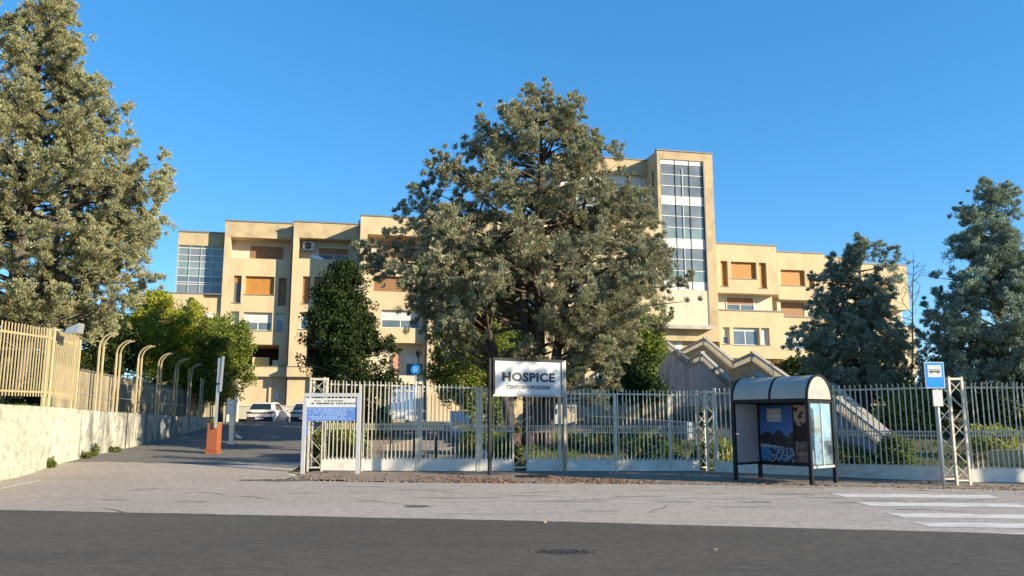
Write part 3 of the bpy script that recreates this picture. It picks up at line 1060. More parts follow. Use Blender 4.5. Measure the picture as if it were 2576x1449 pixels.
# its left flank, glazed too
side = Plane(PL0.pt(0.05, 0, -.1), 12 + 90)
cols_s = [-.02 + 1.2 * k for k in range(5)]
curtain(side, None, 0, cols_s, rows, (5,), lambda i, j: 'pane_green', 'alu', band_m='pane')
MBb = MB()
PL0.box(MBb, .1, zb_, W0, zt, -6, -.5)
MBb.build('stair_core', M['pane_grey'], BLD)
pp = PL0.rect(400, 741, 560, 783, .9)
block(Plane(PL0.pt(pp[0], 0, .9)), 0, pp[2] - pp[0], GZ - 1, pp[3], 8, [], 'stucco')
q = PL0.px(512, 760, .9)[0]
PL0.box(MB(), pp[0] - .05, pp[1], q, pp[3] + .0, .902, 1.25).build('parapet', M['stucco'], BLD)
PL0.box(MB(), pp[0] - .1, pp[3] + .002, pp[2], pp[3] + .1, .5, 1.3).build('coping', M['coping'], BLD)
for (x0, x1) in ((488, 502), (519, 534)):
    r = PL0.rect(x0, 786, x1, 815, .9)
    window(PL0, r, .93, 'whitelow', 1)

# stair tower
tR = at(1790, 385, 73.3)
PLT = Plane(tR)
aL, ZT = PLT.px(1652, 378)
tl = PLT.px(1649, 600)[0]
tw = 0.0
gt = PLT.rect(1665.5, 403, 1775, 729)
pn = PLT.rect(1662, 731, 1781, 820)
zbase = PLT.px(1700, 829)[1]
block(PLT, aL, 0.05, zbase - 1, ZT, 9, [(gt[0], gt[1], gt[2], gt[3], .2)], 'stucco_old')
y2z = lambda y: PLT.px(1720, y)[1]
rows_y = [404, 414, 440.5, 468.5, 494.5, 515, 544, 572.5, 601, 623.5, 652, 681, 709, 729.5]
rows = [y2z(y) for y in rows_y]
cols = [gt[0] + .02, PLT.px(1703, 570)[0], PLT.px(1739, 570)[0], gt[2] - .02]
gp = lambda i, j: 'pane_green' if j in (7, 11) else 'pane_grey'
cw = curtain(PLT, gt, -.12, cols, rows, (0, 4, 8, 12), gp, 'dark_metal', mull=.055, proud=.04)
mb = MB()
for (ya, yb) in ((424, 494), (516, 600), (624, 708)):
    c = (cols[1] + cols[2]) / 2
    PLT.box(mb, c - .03, y2z(yb), c + .03, y2z(ya), -.14, -.05)
mb.build('door_frame', M['alu'], cw)
PLT.box(MB(), pn[0], pn[1], pn[2], pn[3], .002, .03).build('base_panel', M['cream'], BLD)
g = PLT.px(1783, 780)[0]
PLT.box(MB(), g - .06, pn[1], g + .06, gt[3], .004, .07).build('downpipe', M['coping'], BLD)
sl = Plane(PLT.pt(aL, 0, 0), 12 + 90)
q0 = 1.2
sl.box(MB(), .9, y2z(520), 1.3, y2z(425), .0, .03).build('slit_window', M['dark_metal'], BLD)
# canopy slab and entrance under the tower
c0, c1 = PLT.px(1655, 824, .9)[0], PLT.px(1797, 824, .9)[0]
PLT.box(MB(), c0, zbase - .0, c1, zbase + .32, -.3, .9).build('canopy_slab', M['balustrade'], BLD)
PLT.wall(MB(), c0, zbase - 3.4, c1 - .2, zbase - .002, [], off=-.6).build('wall', M['tan_wall'], BLD)
for (x0, x1) in ((1682, 1697), (1699, 1716)):
    r = PLT.rect(x0, 846, x1, 876, -.55)
    PLT.box(MB(), r[0], r[1] - 1, r[2], r[3], -.58, -.54).build('door', M['white'], BLD)
# higher block left of the tower
a, z = PLT.px(1632, 405, -2.6)
PLB = PLT
lft = PLT.px(1400, 398, -2.6)[0]
pb_ = Plane(PLT.pt(lft, 0, -2.6))
wb = a - lft + 1.2
zr = z
fz = PLT.px(1600, 440, -2.6)[1]
block(pb_, 0, wb, Z6 - 8, zr, 9, [(.4, Z6 - 1, wb - .2, fz, 1.0)], 'stucco_old')
rg = (.4, Z6 - 1, wb - .2, fz)
curtain(pb_, rg, -.5, [.4 + (wb - .6) * k / 6 for k in range(7)], [fz - (fz - Z6 + 1) * k / 4 for k in range(5)], (0,), lambda i, j: 'pane_grey', 'alu')

# right wing
o = at(1796, 612.5, 74.6)
PR1 = Plane(o); ZR = o.z
WR1 = PR1.px(1952, 619.5)[0]


def rwing(pl, W, ztop, boxes, logg, wins, zfoot, lowoff=0.35, left=0.0):
    holes = [pl.rect(*w[:4]) for w in wins if w[5] == 0]
    lg = (left + .05, logg[0], W + .15, logg[1])
    # upper box, lower box and the recess between them
    block(pl, left, W, logg[1], ztop, 11, [h for h in holes if h[1] > logg[1]], 'stucco')
    block(Plane(pl.pt(0, 0, lowoff)), left, W + .25, zfoot, logg[0], 11, [], 'stucco') if False else None
    mb = MB()
    return lg


def right_bay(pl, W, ztop, zl1, zl0, zfoot, ups, lows, shutter, left=0.0, over=.35):
    lo = Plane(pl.pt(0, 0, over))
    hu = [(pl.rect(*u[:4]), u[4]) for u in ups]
    hl = [(lo.rect(*u[:4]), u[4]) for u in lows]
    block(pl, left, W, zl1, ztop, 11, [h for h, _ in hu])
    w_ = block(lo, left, W + .2, zfoot, zl0, 11, [h for h, _ in hl])
    mb = MB()
    mb.quad(pl.pt(left, zl1, -.3), pl.pt(W, zl1, -.3), pl.pt(W, zl1, -.001), pl.pt(left, zl1, -.001))
    pl.wall(MB(), left, zl0 - .2, W, zl1 + .2, [], off=-1.2).build('loggia_wall', M['cream'], BLD)
    pl.box(MB(), left, zl1 - .002, W - .001, zl1 + .18, -1.6, -.002).build('soffit', M['cream'], BLD)
    pl.box(MB(), left - .001, zl0, left + .4, zl1 - .003, -1.5, -.4).build('loggia_cheek', M['cream'], BLD)
    for h, k in hu:
        window(pl, h, -.30, k, 1 if h[2] - h[0] < 1.0 else 2)
        pl.box(MB(), h[0] - .08, h[1] - .07, h[2] + .08, h[1] - .002, -.28, .05).build('sill', M['coping'], BLD)
    for h, k in hl:
        window(lo, h, -.30, k, 1 if h[2] - h[0] < 1.0 else 2)
        lo.box(MB(), h[0] - .08, h[1] - .07, h[2] + .08, h[1] - .002, -.28, .05).build('sill', M['coping'], BLD)
    if shutter:
        r = pl.rect(*shutter[:4], -1.2)
        window(pl, (r[0], max(r[1], zl0 - .1), r[2], r[3]), -1.15, shutter[4])


zl1, zl0 = PR1.px(1870, 738)[1], PR1.px(1870, 784)[1]
zf = PR1.px(1870, 902)[1]
right_bay(PR1, WR1, ZR, zl1, zl0, zf, [(1814, 656.5, 1831, 720, 'woodlit'), (1839.5, 659, 1903, 701, 'woodlit'), (1910.5, 661, 1928.6, 725, 'woodlit')],
          [(1819, 823, 1836, 865, 'white'), (1845.5, 824, 1911, 868, 'glass'), (1915, 825, 1936, 868, 'whitefull')], (1826, 747, 1896, 783, 'woodpart'))
block(PR1, 0, WR1 - 1.2, zf - 4, zf - .01, 10, [])
a, z = PR1.px(1953, 634, -2.5)
PR2 = Plane(PR1.pt(a, 0, -2.5)); ZR2 = z
WR2 = PR2.px(2072, 640)[0]
zl1b, zl0b = PR2.px(2000, 754)[1], PR2.px(2000, 800)[1]
zf2 = PR2.px(2000, 908)[1]
right_bay(PR2, WR2, ZR2, zl1b, zl0b, zf2, [(1964.7, 679, 2025, 718, 'woodlit'), (2034, 690, 2049, 727, 'woodlit')],
          [(1973, 838, 2036, 879, 'white'), (2044, 840, 2062, 882, 'white')], (1955, 762, 2022.5, 797, 'wood'))
block(PR2, 0, WR2, zf2 - 5, zf2 - .01, 10, [PR2.rect(1962, 910, 2060, 950)])
recess_back(PR2, PR2.rect(1962, 910, 2060, 950), .35, 'pane')
a, z = PR2.px(2073, 647, -1.2)
PR3 = Plane(PR2.pt(a, 0, -1.2)); ZR3 = z
WR3 = PR3.px(2168, 652)[0]
dzr = -.3
right_bay(PR3, WR3, ZR3, zl1b + dzr, zl0b + dzr, zf2 - 1, [(2092, 692, 2150, 722, 'woodlit')], [(2085, 850, 2130, 885, 'white')], (2085, 775, 2140, 805, 'wood'))
block(PR3, 0, WR3, zf2 - 6, zf2 - 1.01, 10, [])
a, z = PR3.px(2169, 664, -1.2)
PR4 = Plane(PR3.pt(a, 0, -1.2)); ZR4 = z
WR4 = PR4.px(2280, 672)[0]
right_bay(PR4, WR4, ZR4, zl1b + dzr, zl0b + dzr, zf2 - 1, [(2190, 702, 2245, 730, 'woodlit')], [(2185, 855, 2240, 890, 'white')], (2185, 780, 2240, 810, 'wood'))
block(PR4, 0, WR4, zf2 - 6, zf2 - 1.01, 10, [])

# main entrance at the foot of bay three
er = PL3.rect(985, 968, 1162, 1062, .6)
cols = [PL3.px(x, 1000, .6)[0] for x in (985, 1010, 1030, 1052, 1075, 1098, 1120, 1140)]
rows = [PL3.px(1060, y, .6)[1] for y in (972, 984, 1034, 1058)]
curtain(PL3, er, .6, cols, rows, (), lambda i, j: 'pane_blue' if j == 0 or i in (0, 1, 2) else 'pane', 'alu', 'entrance_glazing')
r = PL3.rect(1122, 975, 1160, 1062, .7)
PL3.box(MB(), r[0], GZ, r[2], r[3], .0, .7).build('entrance_pier', M['cream'], BLD)
for pl, x_ in ((PL2, -.12), (PL3, -.14), (PL4, -.12)):
    MB().tube([pl.pt(x_, GZ, -.25), pl.pt(x_, Z2 - .3, -.25)], .06, 8).build('downpipe', M['coping'], BLD)
# air conditioner and floodlight hung in bay two's loggia: own things
q = PL2.px(778, 617, -.6)
ac = thing('air_conditioner', 'grey air conditioner unit hung in the second loggia from the left', 'air conditioner', PL2.pt(q[0], q[1] - .5, -.9))
PL2.box(MB(), q[0] - .55, q[1] - .45, q[0] + .45, q[1] + .4, -1.2, -.75).build('casing', M['bronze_steel'], ac)
c = PL2.pt(q[0] - .1, q[1], -.748)
MB().disc(c, PL2.n, .3, 20, .03).build('fan_grille', M['dark_metal'], ac)
# ------------------------------------------------------------------ exterior staircase on the right
def P3(x, y, Y):
    return at(x, y, Y)


def zig(pts):
    out = []
    for (x, y, Y) in pts:
        out.append(at(x, y, Y))
    # landings are level: force equal height on each landing pair
    return out


STF = zig([(1661, 846, 70), (1735, 903, 62), (1766, 886, 57), (1841, 956, 52), (1906, 936, 46), (1992, 993, 42), (2040, 985, 39), (2109, 1000, 36), (2240, 1100, 31)])
STB = zig([(1706, 884, 71.5), (1774, 849, 63), (1846, 908, 57), (1896, 886, 52), (1991, 952, 47), (2065, 939, 43), (2240, 1092, 34)])
for L in (STF, STB):
    for i in range(len(L) - 1):
        if abs(L[i].y - L[i + 1].y) > 3 and L[i + 1].y > 44:
            pass
stair = thing('outdoor_staircase', 'zigzag concrete outdoor staircase with balustrades descending below the glazed tower', 'staircase', (14, 58, 3))
RAILH = 0.66


def stair_side(pts, mat_side, zdrop):
    for i in range(len(pts) - 1):
        a, b = pts[i], pts[i + 1]
        d = (b - a); d.z = 0; d.normalize()
        n = Vector((-d.y, d.x, 0)) * .13
        up = Vector((0, 0, 1))
        a0, b0 = a - up * RAILH, b - up * RAILH
        za, zb = min(H(a.x, a.y) - .5, a0.z - zdrop), min(H(b.x, b.y) - .5, b0.z - zdrop)
        A, B = Vector((a.x, a.y, za)), Vector((b.x, b.y, zb))
        mb = MB()
        mb.hexa([A - n, B - n, B + n, A + n, a0 - n, b0 - n, b0 + n, a0 + n])
        mb.build('side_wall', M[mat_side], stair)
        # dark capping and hand rail
        MB().hexa([a0 - n * 1.35, b0 - n * 1.35, b0 + n * 1.35, a0 + n * 1.35] + [p + up * .12 for p in (a0 - n * 1.35, b0 - n * 1.35, b0 + n * 1.35, a0 + n * 1.35)]).build('capping', M['coping' if mat_side == 'concrete' else 'tan_wall'], stair)
        t0, t1 = a - up * .13, b - up * .13
        MB().hexa([t0 - n, t1 - n, t1 + n, t0 + n] + [p + up * .13 for p in (t0 - n, t1 - n, t1 + n, t0 + n)]).build('hand_rail', M['balustrade'], stair)
        ln_ = (b - a).length
        k = max(2, int(ln_ / .26))
        mb = MB()
        for j in range(k):
            q = a.lerp(b, (j + .5) / k)
            mb.bar(q - up * (RAILH - .12), q - up * .13,   .09, .09, d)
        bo = mb.build('balusters', M['balustrade'], stair)
        tag(bo, kind='stuff')
        if i:
            MB().bar(a - up * RAILH, a + up * .06, .3, .3, d).build('newel', M['balustrade'], stair)


stair_side(STF, 'concrete', .5)
stair_side(STB, 'tan_wall', .5)
# landings and flights between the two sides
fl = [(0, 0), (1, 0), (2, 1), (3, 2), (4, 3), (5, 4), (7, 5), (8, 6)]
for k in range(len(fl) - 1):
    a, b = STF[fl[k][0]], STF[fl[k + 1][0]]
    c, d = STB[fl[k + 1][1]], STB[fl[k][1]]
    up = Vector((0, 0, RAILH + .15))
    ns = 10
    for j in range(ns):
        p, q = a.lerp(b, j / ns), a.lerp(b, (j + 1) / ns)
        r, s_ = d.lerp(c, (j + 1) / ns), d.lerp(c, j / ns)
        z = min(p.z, s_.z, q.z, r.z) - up.z
        MB().prism([(v_.x, v_.y, z - .35) for v_ in (p, q, r, s_)], (0, 0, .35)).build('step', M['concrete'], stair)

# ------------------------------------------------------------------ entrance steps, railing, low walls
steps = thing('entrance_steps', 'broad shallow stone steps rising from the gate to the hospital entrance', 'steps', (-3.5, 34, .5))
ns = 11
for k in range(ns):
    Y0 = 28.2 + k * 1.12
    z1 = 0.06 + k * .105
    xl, xr = -6.0 - (Y0 - 28.2) * .06, -.9 - (Y0 - 28.2) * .21
    MB().box(xl, Y0, z1 - .5, xr, Y0 + 1.2 if k < ns - 1 else Y0 + 9, z1 + .05).build('step', M['stone_step'], steps)
mb = MB()
mb.hexa([(-.88, 27.9, -.2), (-.55, 27.9, -.2), (-3.0, 40.5, .4), (-3.35, 40.5, .4), (-.88, 27.9, .32), (-.55, 27.9, .32), (-3.0, 40.5, 1.5), (-3.35, 40.5, 1.5)])
o = mb.build('stair_curb', M['concrete'])
tag(o, 'dark sloping concrete kerb wall along the right of the stone steps', 'wall')
rl = thing('tube_railing', 'brown tubular hoop railing at the foot of the stone steps', 'railing', at(1040, 1150, 28.0))
z0 = .02
z1 = zat(1083, 28.0)
xs = [at(x, 1120, 28.0).x for x in (984, 1042, 1097)]
mb = MB()
rr = .16
pts = [(xs[0], 28, z0), (xs[0], 28, z1 - rr)] + [(xs[0] + rr * (1 - math.cos(t)), 28, z1 - rr + rr * math.sin(t)) for t in (.4, .8, 1.2, 1.57)]
pts += [(xs[2] - rr * (1 - math.sin(t)), 28, z1 - rr + rr * math.cos(t)) for t in (0, .4, .8, 1.2, 1.57)] + [(xs[2], 28, z0)]
mb.tube(pts, .045, 10)
mb.build('hoop', M['brown_rail'], rl, smooth=True)
MB().tube([(xs[1], 28, z0), (xs[1], 28, z1 - .02)], .045, 10).build('leg', M['brown_rail'], rl, smooth=True)
for (x0, x1, y0, y1, Y, m_, lb) in [(978, 1023, 1035, 1056, 60, 'white_sheet', 'low pale wall panel left of the glass entrance'), (975, 1023, 1056, 1071, 57, 'stucco', 'low sunlit yellow wall before the glass entrance'), (1132, 1216, 1036, 1058, 58, 'white_sheet', 'long low grey-white wall right of the glass entrance')]:
    a, b = at(x0, y1, Y), at(x1, y0, Y)
    gz = H(a.x, Y) - .1
    o = MB().box(a.x, Y, gz, b.x, Y + .25, b.z).build('low_wall', M[m_], org=(a.x, Y, gz))
    tag(o, lb, 'wall')
    MB().box(a.x - .04, Y - .04, b.z + .002, b.x + .04, Y + .29, b.z + .06).build('coping', M['white'], o)
# blue plastic chairs / bins read as pale lumps: a white trolley by the steps
a = at(1040, 1058, 55)
tro = thing('laundry_trolley', 'small white trolley standing before the glass entrance doors', 'trolley', (a.x, 55, H(a.x, 55)))
gz = 1.35
MB().box(a.x - .5, 54.7, gz + .25, a.x + .5, 55.3, gz + .5).build('body', M['white_sheet'], tro)
MB().bar((a.x + .5, 55, gz + .3), (a.x + .62, 55, gz + .95), .04).build('handle', M['alu'], tro)
for dx in (-.4, .4):
    for dy in (-.22, .22):
        MB().disc((a.x + dx, 55 + dy, gz + .12), (0, 1, 0), .12, 12, .05).build('wheel', M['black'], tro)
# information panel among the trees
Y = 44.5
a, b = at(1372, 1066, Y), at(1450, 1018, Y)
ip = thing('information_panel', 'large white panel with a brown plan behind the fence right of the trunk', 'notice panel', ((a.x + b.x) / 2, Y, H(a.x, Y)))
MB().box(a.x, Y, a.z, b.x, Y + .06, b.z).build('panel', M['sign_white'], ip)
c0, c1 = at(1413, 1062, Y), at(1446, 1030, Y)
MB().box(c0.x, Y - .004, c0.z, c1.x, Y - .001, c1.z).build('plan_print', M['map_print'], ip)
c0, c1 = at(1389, 1042, Y), at(1402, 1028, Y)
MB().box(c0.x, Y - .004, c0.z, c1.x, Y - .001, c1.z).build('picture_print', M['ink_grey'], ip)
for x in (a.x + .1, b.x - .1):
    MB().box(x - .04, Y + .06, H(x, Y) - .1, x + .04, Y + .14, b.z).build('post', M['steel'], ip)
lw = wall_strip(MB(), [(at(1470, 1060, 44).x, 44), (at(1580, 1070, 40.5).x, 40.5), (at(1730, 1090, 36).x, 36)], [zat(1046, 44), zat(1052, 40.5), zat(1062, 36)], [0, 0, 0], .3).build('ramp_wall', M['concrete'])
tag(lw, 'low grey concrete ramp wall in the shade behind the white fence', 'wall')
a = at(2492, 1150, 29); b = at(2700, 1125, 29)
o = wall_strip(MB(), [(a.x, 29), (b.x, 27.5)], [b.z - .1, b.z], [-.2, -.2], .3).build('low_wall', M['tan_wall'], org=(a.x, 29, 0))
tag(o, 'low tan wall behind the last fence section at the right', 'wall')

# ------------------------------------------------------------------ white fence along the verge
PW = 0.027


def unit_picket(bend):
    mb = MB()
    h = PW / 2
    zs = [(0, 0), (.93, 0), (.975, -.35 * bend), (1.0, -bend)]
    n0 = 0
    for z, o in zs:
        mb.v += [(-h, -h + o, z), (h, -h + o, z), (h, h + o, z), (-h, h + o, z)]
    for i in range(3):
        for k in range(4):
            k2 = (k + 1) % 4
            mb.f.append((i * 4 + k, i * 4 + k2, i * 4 + 4 + k2, i * 4 + 4 + k))
    mb.f += [(3, 2, 1, 0), (12, 13, 14, 15)]
    return mb


def picket_mesh(bend):
    me = unit_picket(bend).mesh('picket', (0, 0, 0))
    me.materials.append(M['fence'])
    return me


rj = random.Random(77)
PK = {b: picket_mesh(b) for b in (0.0, 0.05)}


def fsec(label, cat, name, A, B, ys, n, bend=0.0, post=(0, 0), gate=False, matp='plinth', shorts=True, group=None):
    """A, B: (photo x, distance) of the ends; ys: (left, right) photo heights of tip, rail, mid rails, plinth top, bottom."""
    zz = []
    for (ya, yb) in ys:
        zz.append((at(A[0], ya, A[1]).z, at(B[0], yb, B[1]).z))
    a, b = at(A[0], 1090, A[1]), at(B[0], 1090, B[1])
    a.z = b.z = 0
    t = thing(name, label, cat, ((a.x + b.x) / 2, (a.y + b.y) / 2, 0), group)
    org = Vector(t.location)
    d = (b - a).normalized()
    nrm = Vector((d.y, -d.x, 0))
    ang = math.atan2(d.y, d.x)
    Z = lambda k, u: zz[k][0] * (1 - u) + zz[k][1] * u
    P = lambda u, z, o=0: a.lerp(b, u) + nrm * o + Vector((0, 0, z))
    for k in (1, 2, 3):
        w = .045 if k == 1 else .03
        MB().bar(P(0, Z(k, 0), .0), P(1, Z(k, 1), .0), .05, w, nrm).build('rail', M['fence'], t)
    L = (b - a).length
    for i in range(n):
        u = (i + .5) / n
        zt, zb_ = Z(0, u), Z(4, u) - .02
        o = link('picket', PK[bend], None, t)
        o.location = P(u, zb_, .042) - org
        o.rotation_euler = (rj.gauss(0, .004), rj.gauss(0, .006), ang)
        o.scale = (1, 1, (zt - zb_) * (1 + rj.gauss(0, .004)))
    if shorts:
        for i in range(n - 1):
            u = (i + 1.0) / n
            zt, zb_ = Z(2, u) + .03, Z(3, u) - .03
            o = link('short_picket', PK[0.0], None, t)
            o.location = P(u, zb_, .042) - org
            o.rotation_euler = (0, 0, ang)
            o.scale = (.8, .8, zt - zb_)
    # kick plate with a toothed upper edge
    mb = MB()
    mb.hexa([P(0, max(Z(5, 0), .02), .02), P(1, max(Z(5, 1), .02), .02), P(1, max(Z(5, 1), .02), -.02), P(0, max(Z(5, 0), .02), -.02),
             P(0, Z(4, 0), .02), P(1, Z(4, 1), .02), P(1, Z(4, 1), -.02), P(0, Z(4, 0), -.02)])
    if bend == 0.0:
        nt_ = n * 2
        for i in range(nt_):
            if i % 2: continue
            u0, u1 = (i + .15) / nt_, (i + .95) / nt_
            mb.hexa([P(u0, Z(4, u0) - .001, .019), P(u1, Z(4, u1) - .001, .019), P(u1, Z(4, u1) - .001, -.019), P(u0, Z(4, u0) - .001, -.019),
                     P(u0, Z(4, u0) + .055, .019), P(u1, Z(4, u1) + .055, .019), P(u1, Z(4, u1) + .055, -.019), P(u0, Z(4, u0) + .055, -.019)])
    MB_ = mb.build('kick_plate', M[matp], t)
    if post[0]:
        MB().bar(P(0, 0, 0), P(0, Z(post[0] - 1, 0) + (.03 if post[0] == 1 else .02), 0), .075, .075, d).build('post', M['fence'], t)
    if post[1]:
        MB().bar(P(1, 0, 0), P(1, Z(post[1] - 1, 1) + (.03 if post[1] == 1 else .02), 0), .075, .075, d).build('post', M['fence'], t)
    return t


Yg = 26.3
fsec('narrow white fence section half hidden behind the blue notice board', 'fence', 'fence_section', (814, Yg), (907, Yg),
     [(957, 960), (966, 969), (1066, 1067), (1078, 1079), (1152, 1152), (1183, 1184)], 9, post=(0, 2))
fsec('left leaf of the white picket gate in front of the stone steps', 'gate', 'gate_leaf', (911, Yg), (1052, Yg),
     [(959, 963), (968, 972), (1067, 1068), (1079, 1081), (1152, 1153), (1184, 1185)], 14, post=(2, 2))
fsec('right leaf of the white picket gate in front of the stone steps', 'gate', 'gate_leaf', (1057, Yg), (1203, Yg),
     [(965, 972), (973, 977), (1068, 1069), (1081, 1083), (1153, 1154), (1185, 1185)], 14, post=(2, 2))
fsec('short white fence section behind the left post of the white lettered sign', 'fence', 'fence_section', (1208, Yg), (1288, Yg),
     [(972, 974), (978, 980), (1070, 1072), (1083, 1085), (1154, 1155), (1185, 1186)], 8, post=(2, 0))
fsec('white fence section just right of the lattice column under the white lettered sign', 'fence', 'fence_section', (1328, Yg), (1409, Yg),
     [(982, 983), (990, 991), (1072, 1072), (1086, 1086), (1155, 1155), (1186, 1186)], 8, post=(0, 2))
fsec('white fence section right of the lettered sign with the cedar bough drooping over it', 'fence', 'fence_section', (1411, Yg), (1549, Yg),
     [(980, 981), (990, 992), (1072, 1073), (1087, 1088), (1155, 1156), (1186, 1187)], 13, post=(0, 2))
fsec('white fence section with a shaded kick plate in front of the yellow-green bushes', 'fence', 'fence_section', (1551, Yg), (1686, Yg),
     [(981, 983), (991, 993), (1073, 1073), (1088, 1089), (1156, 1157), (1187, 1188)], 13, post=(0, 2))
fsec('short white fence section just left of the lattice column beside the bus shelter', 'fence', 'fence_section', (1688, Yg), (1757, Yg),
     [(982, 983), (993, 994), (1073, 1074), (1089, 1089), (1157, 1157), (1188, 1188)], 7, post=(0, 0))
fsec('tall white fence running behind the bus shelter towards the right lattice column', 'fence', 'fence_section', (1801, 25.9), (2366, 22.0),
     [(978, 963), (990, 975), (1083, 1086), (1094, 1096), (1160, 1172), (1188, 1213)], 44, bend=0.05, post=(1, 1))
fsec('white fence section at the right end beyond the last lattice column', 'fence', 'fence_section', (2432, 21.7), (2680, 21.5),
     [(962, 962), (975, 975), (1084, 1084), (1096, 1096), (1176, 1177), (1214, 1215)], 19, bend=0.05, post=(1, 0))


def lattice(label, x0, x1, Y, ytop, ybot, ang, depth, nx):
    a, b = at(x0, 1090, Y), at(x1, 1090, Y)
    z0, z1 = 0.0, at(x0, ytop, Y).z
    w = (b - a).length
    c = (a + b) / 2
    t = thing('lattice_column', label, 'fence column', (c.x, c.y, 0), 'lattice columns of the white fence')
    ca, sa = math.cos(ang), math.sin(ang)

    def Q(u, v, z):
        x, y = (u - .5) * w, v * depth
        return Vector((c.x + x * ca - y * sa, c.y + x * sa + y * ca, z))
    for u in (0, 1):
        for v_ in (0, 1):
            MB().bar(Q(u, v_, z0), Q(u, v_, z1), .055, .055, (ca, sa, 0)).build('leg', M['fence'], t)
    for v_ in (0, 1):
        MB().bar(Q(0, v_, z1 - .05), Q(1, v_, z1 - .05), .05, .05).build('cap_bar', M['fence'], t)
        MB().bar(Q(0, v_, .12), Q(1, v_, .12), .04, .04).build('foot_bar', M['fence'], t)
    for u in (0, 1):
        MB().bar(Q(u, 0, z1 - .051), Q(u, 1, z1 - .051), .05, .05).build('cap_bar', M['fence'], t)
    n = nx
    zz0, zz1 = .15, z1 - .1
    for i in range(n):
        za, zb = zz0 + (zz1 - zz0) * i / n, zz0 + (zz1 - zz0) * (i + 1) / n
        for v_ in (0, 1):
            p, q = (0, 1) if i % 2 == 0 else (1, 0)
            MB().bar(Q(p, v_ * .98 + .01, za), Q(q, v_ * .98 + .01, zb), .03, .012).build('brace', M['fence'], t)
        for u in (0, 1):
            p, q = (0, 1) if (i + u) % 2 == 0 else (1, 0)
            MB().bar(Q(u * .98 + .01, p, za), Q(u * .98 + .01, q, zb), .03, .012).build('brace', M['fence'], t)
    # crossed braces in the front face
    for i in (0, n - 1, n // 2):
        za, zb = zz0 + (zz1 - zz0) * i / n, zz0 + (zz1 - zz0) * (i + 1) / n
        p, q = (1, 0) if i % 2 == 0 else (0, 1)
        MB().bar(Q(p, -.02, za), Q(q, -.02, zb), .03, .012).build('brace', M['fence'], t)
    return t


lattice('white lattice column at the left end of the fence behind the blue notice board', 777, 812, Yg, 949, 1186, 0, .45, 6)
lattice('white lattice column standing before the cedar trunk under the white lettered sign', 1291, 1326, Yg, 980, 1186, 0, .45, 6)
lattice('white lattice column just left of the bus shelter', 1776, 1799, 26.1, 982, 1188, .5, .42, 7)
lattice('tall white lattice column behind the blue bus stop sign at the right', 2396, 2431, 20.9, 948, 1222, .12, .55, 7)

# ------------------------------------------------------------------ lettered sign
def text_part(txt, c, e, n, w, h, mat_, parent, name, bold=0.0, th=.004, squash=True):
    cu = bpy.data.curves.new('t', 'FONT')
    cu.body = txt
    cu.align_x = 'CENTER'
    cu.size = 1.0
    cu.space_character = 1.0 + 1.6 * bold
    cu.offset = bold
    cu.resolution_u = 3
    to = bpy.data.objects.new('t', cu)
    COL.objects.link(to)
    dg = bpy.context.evaluated_depsgraph_get()
    me = bpy.data.meshes.new_from_object(to.evaluated_get(dg))
    bpy.data.objects.remove(to, do_unlink=True)
    co = np.array([v_.co[:] for v_ in me.vertices])
    mn, mx = co.min(0), co.max(0)
    sx = w / (mx[0] - mn[0])
    sy = h / (mx[1] - mn[1]) if h else sx
    o0 = ORG[parent.name]
    e, n = Vector(e), Vector(n)
    for v_ in me.vertices:
        x = (v_.co.x - (mn[0] + mx[0]) / 2) * sx
        z = (v_.co.y - (mn[1] + mx[1]) / 2) * sy
        v_.co = Vector(c) + e * x + Vector((0, 0, z)) + n * th - o0
    me.materials.clear()
    me.name = name
    return link(name, me, mat_, parent)


sl_, sr_ = at(1239, 950, 24.5), at(1417, 952, 25.6)
zt0, zt1 = at(1239, 897, 24.5).z, at(1417, 908, 25.6).z
zb0, zb1 = at(1239, 996, 24.5).z, at(1417, 1000, 25.6).z
zt, zb = (zt0 + zt1) / 2, (zb0 + zb1) / 2
e = Vector((sr_.x - sl_.x, sr_.y - sl_.y, 0)); W = e.length; e.normalize()
n = Vector((e.y, -e.x, 0))
o0 = Vector((sl_.x, sl_.y, 0))
sg = thing('hospice_sign', 'big white lettered sign in a black frame on two steel posts', 'sign', ((sl_.x + sr_.x) / 2, (sl_.y + sr_.y) / 2, 0))
Q = lambda a, z, o=0: o0 + e * a + n * o + Vector((0, 0, z))


def qbox(mb, a0, z0, a1, z1, p0, p1):
    return mb.hexa([Q(a0, z0, p1), Q(a1, z0, p1), Q(a1, z0, p0), Q(a0, z0, p0), Q(a0, z1, p1), Q(a1, z1, p1), Q(a1, z1, p0), Q(a0, z1, p0)])


qbox(MB(), .07, zb + .06, W - .07, zt - .07, -.06, .0).build('panel', M['sign_white'], sg)
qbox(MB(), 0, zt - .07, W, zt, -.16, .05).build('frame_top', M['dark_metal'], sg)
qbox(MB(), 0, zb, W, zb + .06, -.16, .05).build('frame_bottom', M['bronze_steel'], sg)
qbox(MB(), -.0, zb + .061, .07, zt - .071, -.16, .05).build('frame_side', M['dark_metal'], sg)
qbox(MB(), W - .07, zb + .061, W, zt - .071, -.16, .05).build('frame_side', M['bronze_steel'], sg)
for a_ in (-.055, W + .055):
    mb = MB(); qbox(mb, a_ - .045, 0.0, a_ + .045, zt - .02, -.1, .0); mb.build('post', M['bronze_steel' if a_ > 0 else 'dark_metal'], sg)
cz_ = at(1328, 949, 25.05).z
text_part('HOSPICE', Q(W * .505, cz_), e, n, W * .745, .285, M['ink'], sg, 'lettering', .045)
cz2 = at(1328, 974.5, 25.05).z
text_part('CENTOEHOPCIDEHIS', Q(W * .50, cz2), e, n, W * .62, .12, M['ink_grey'], sg, 'small_lettering', .05)

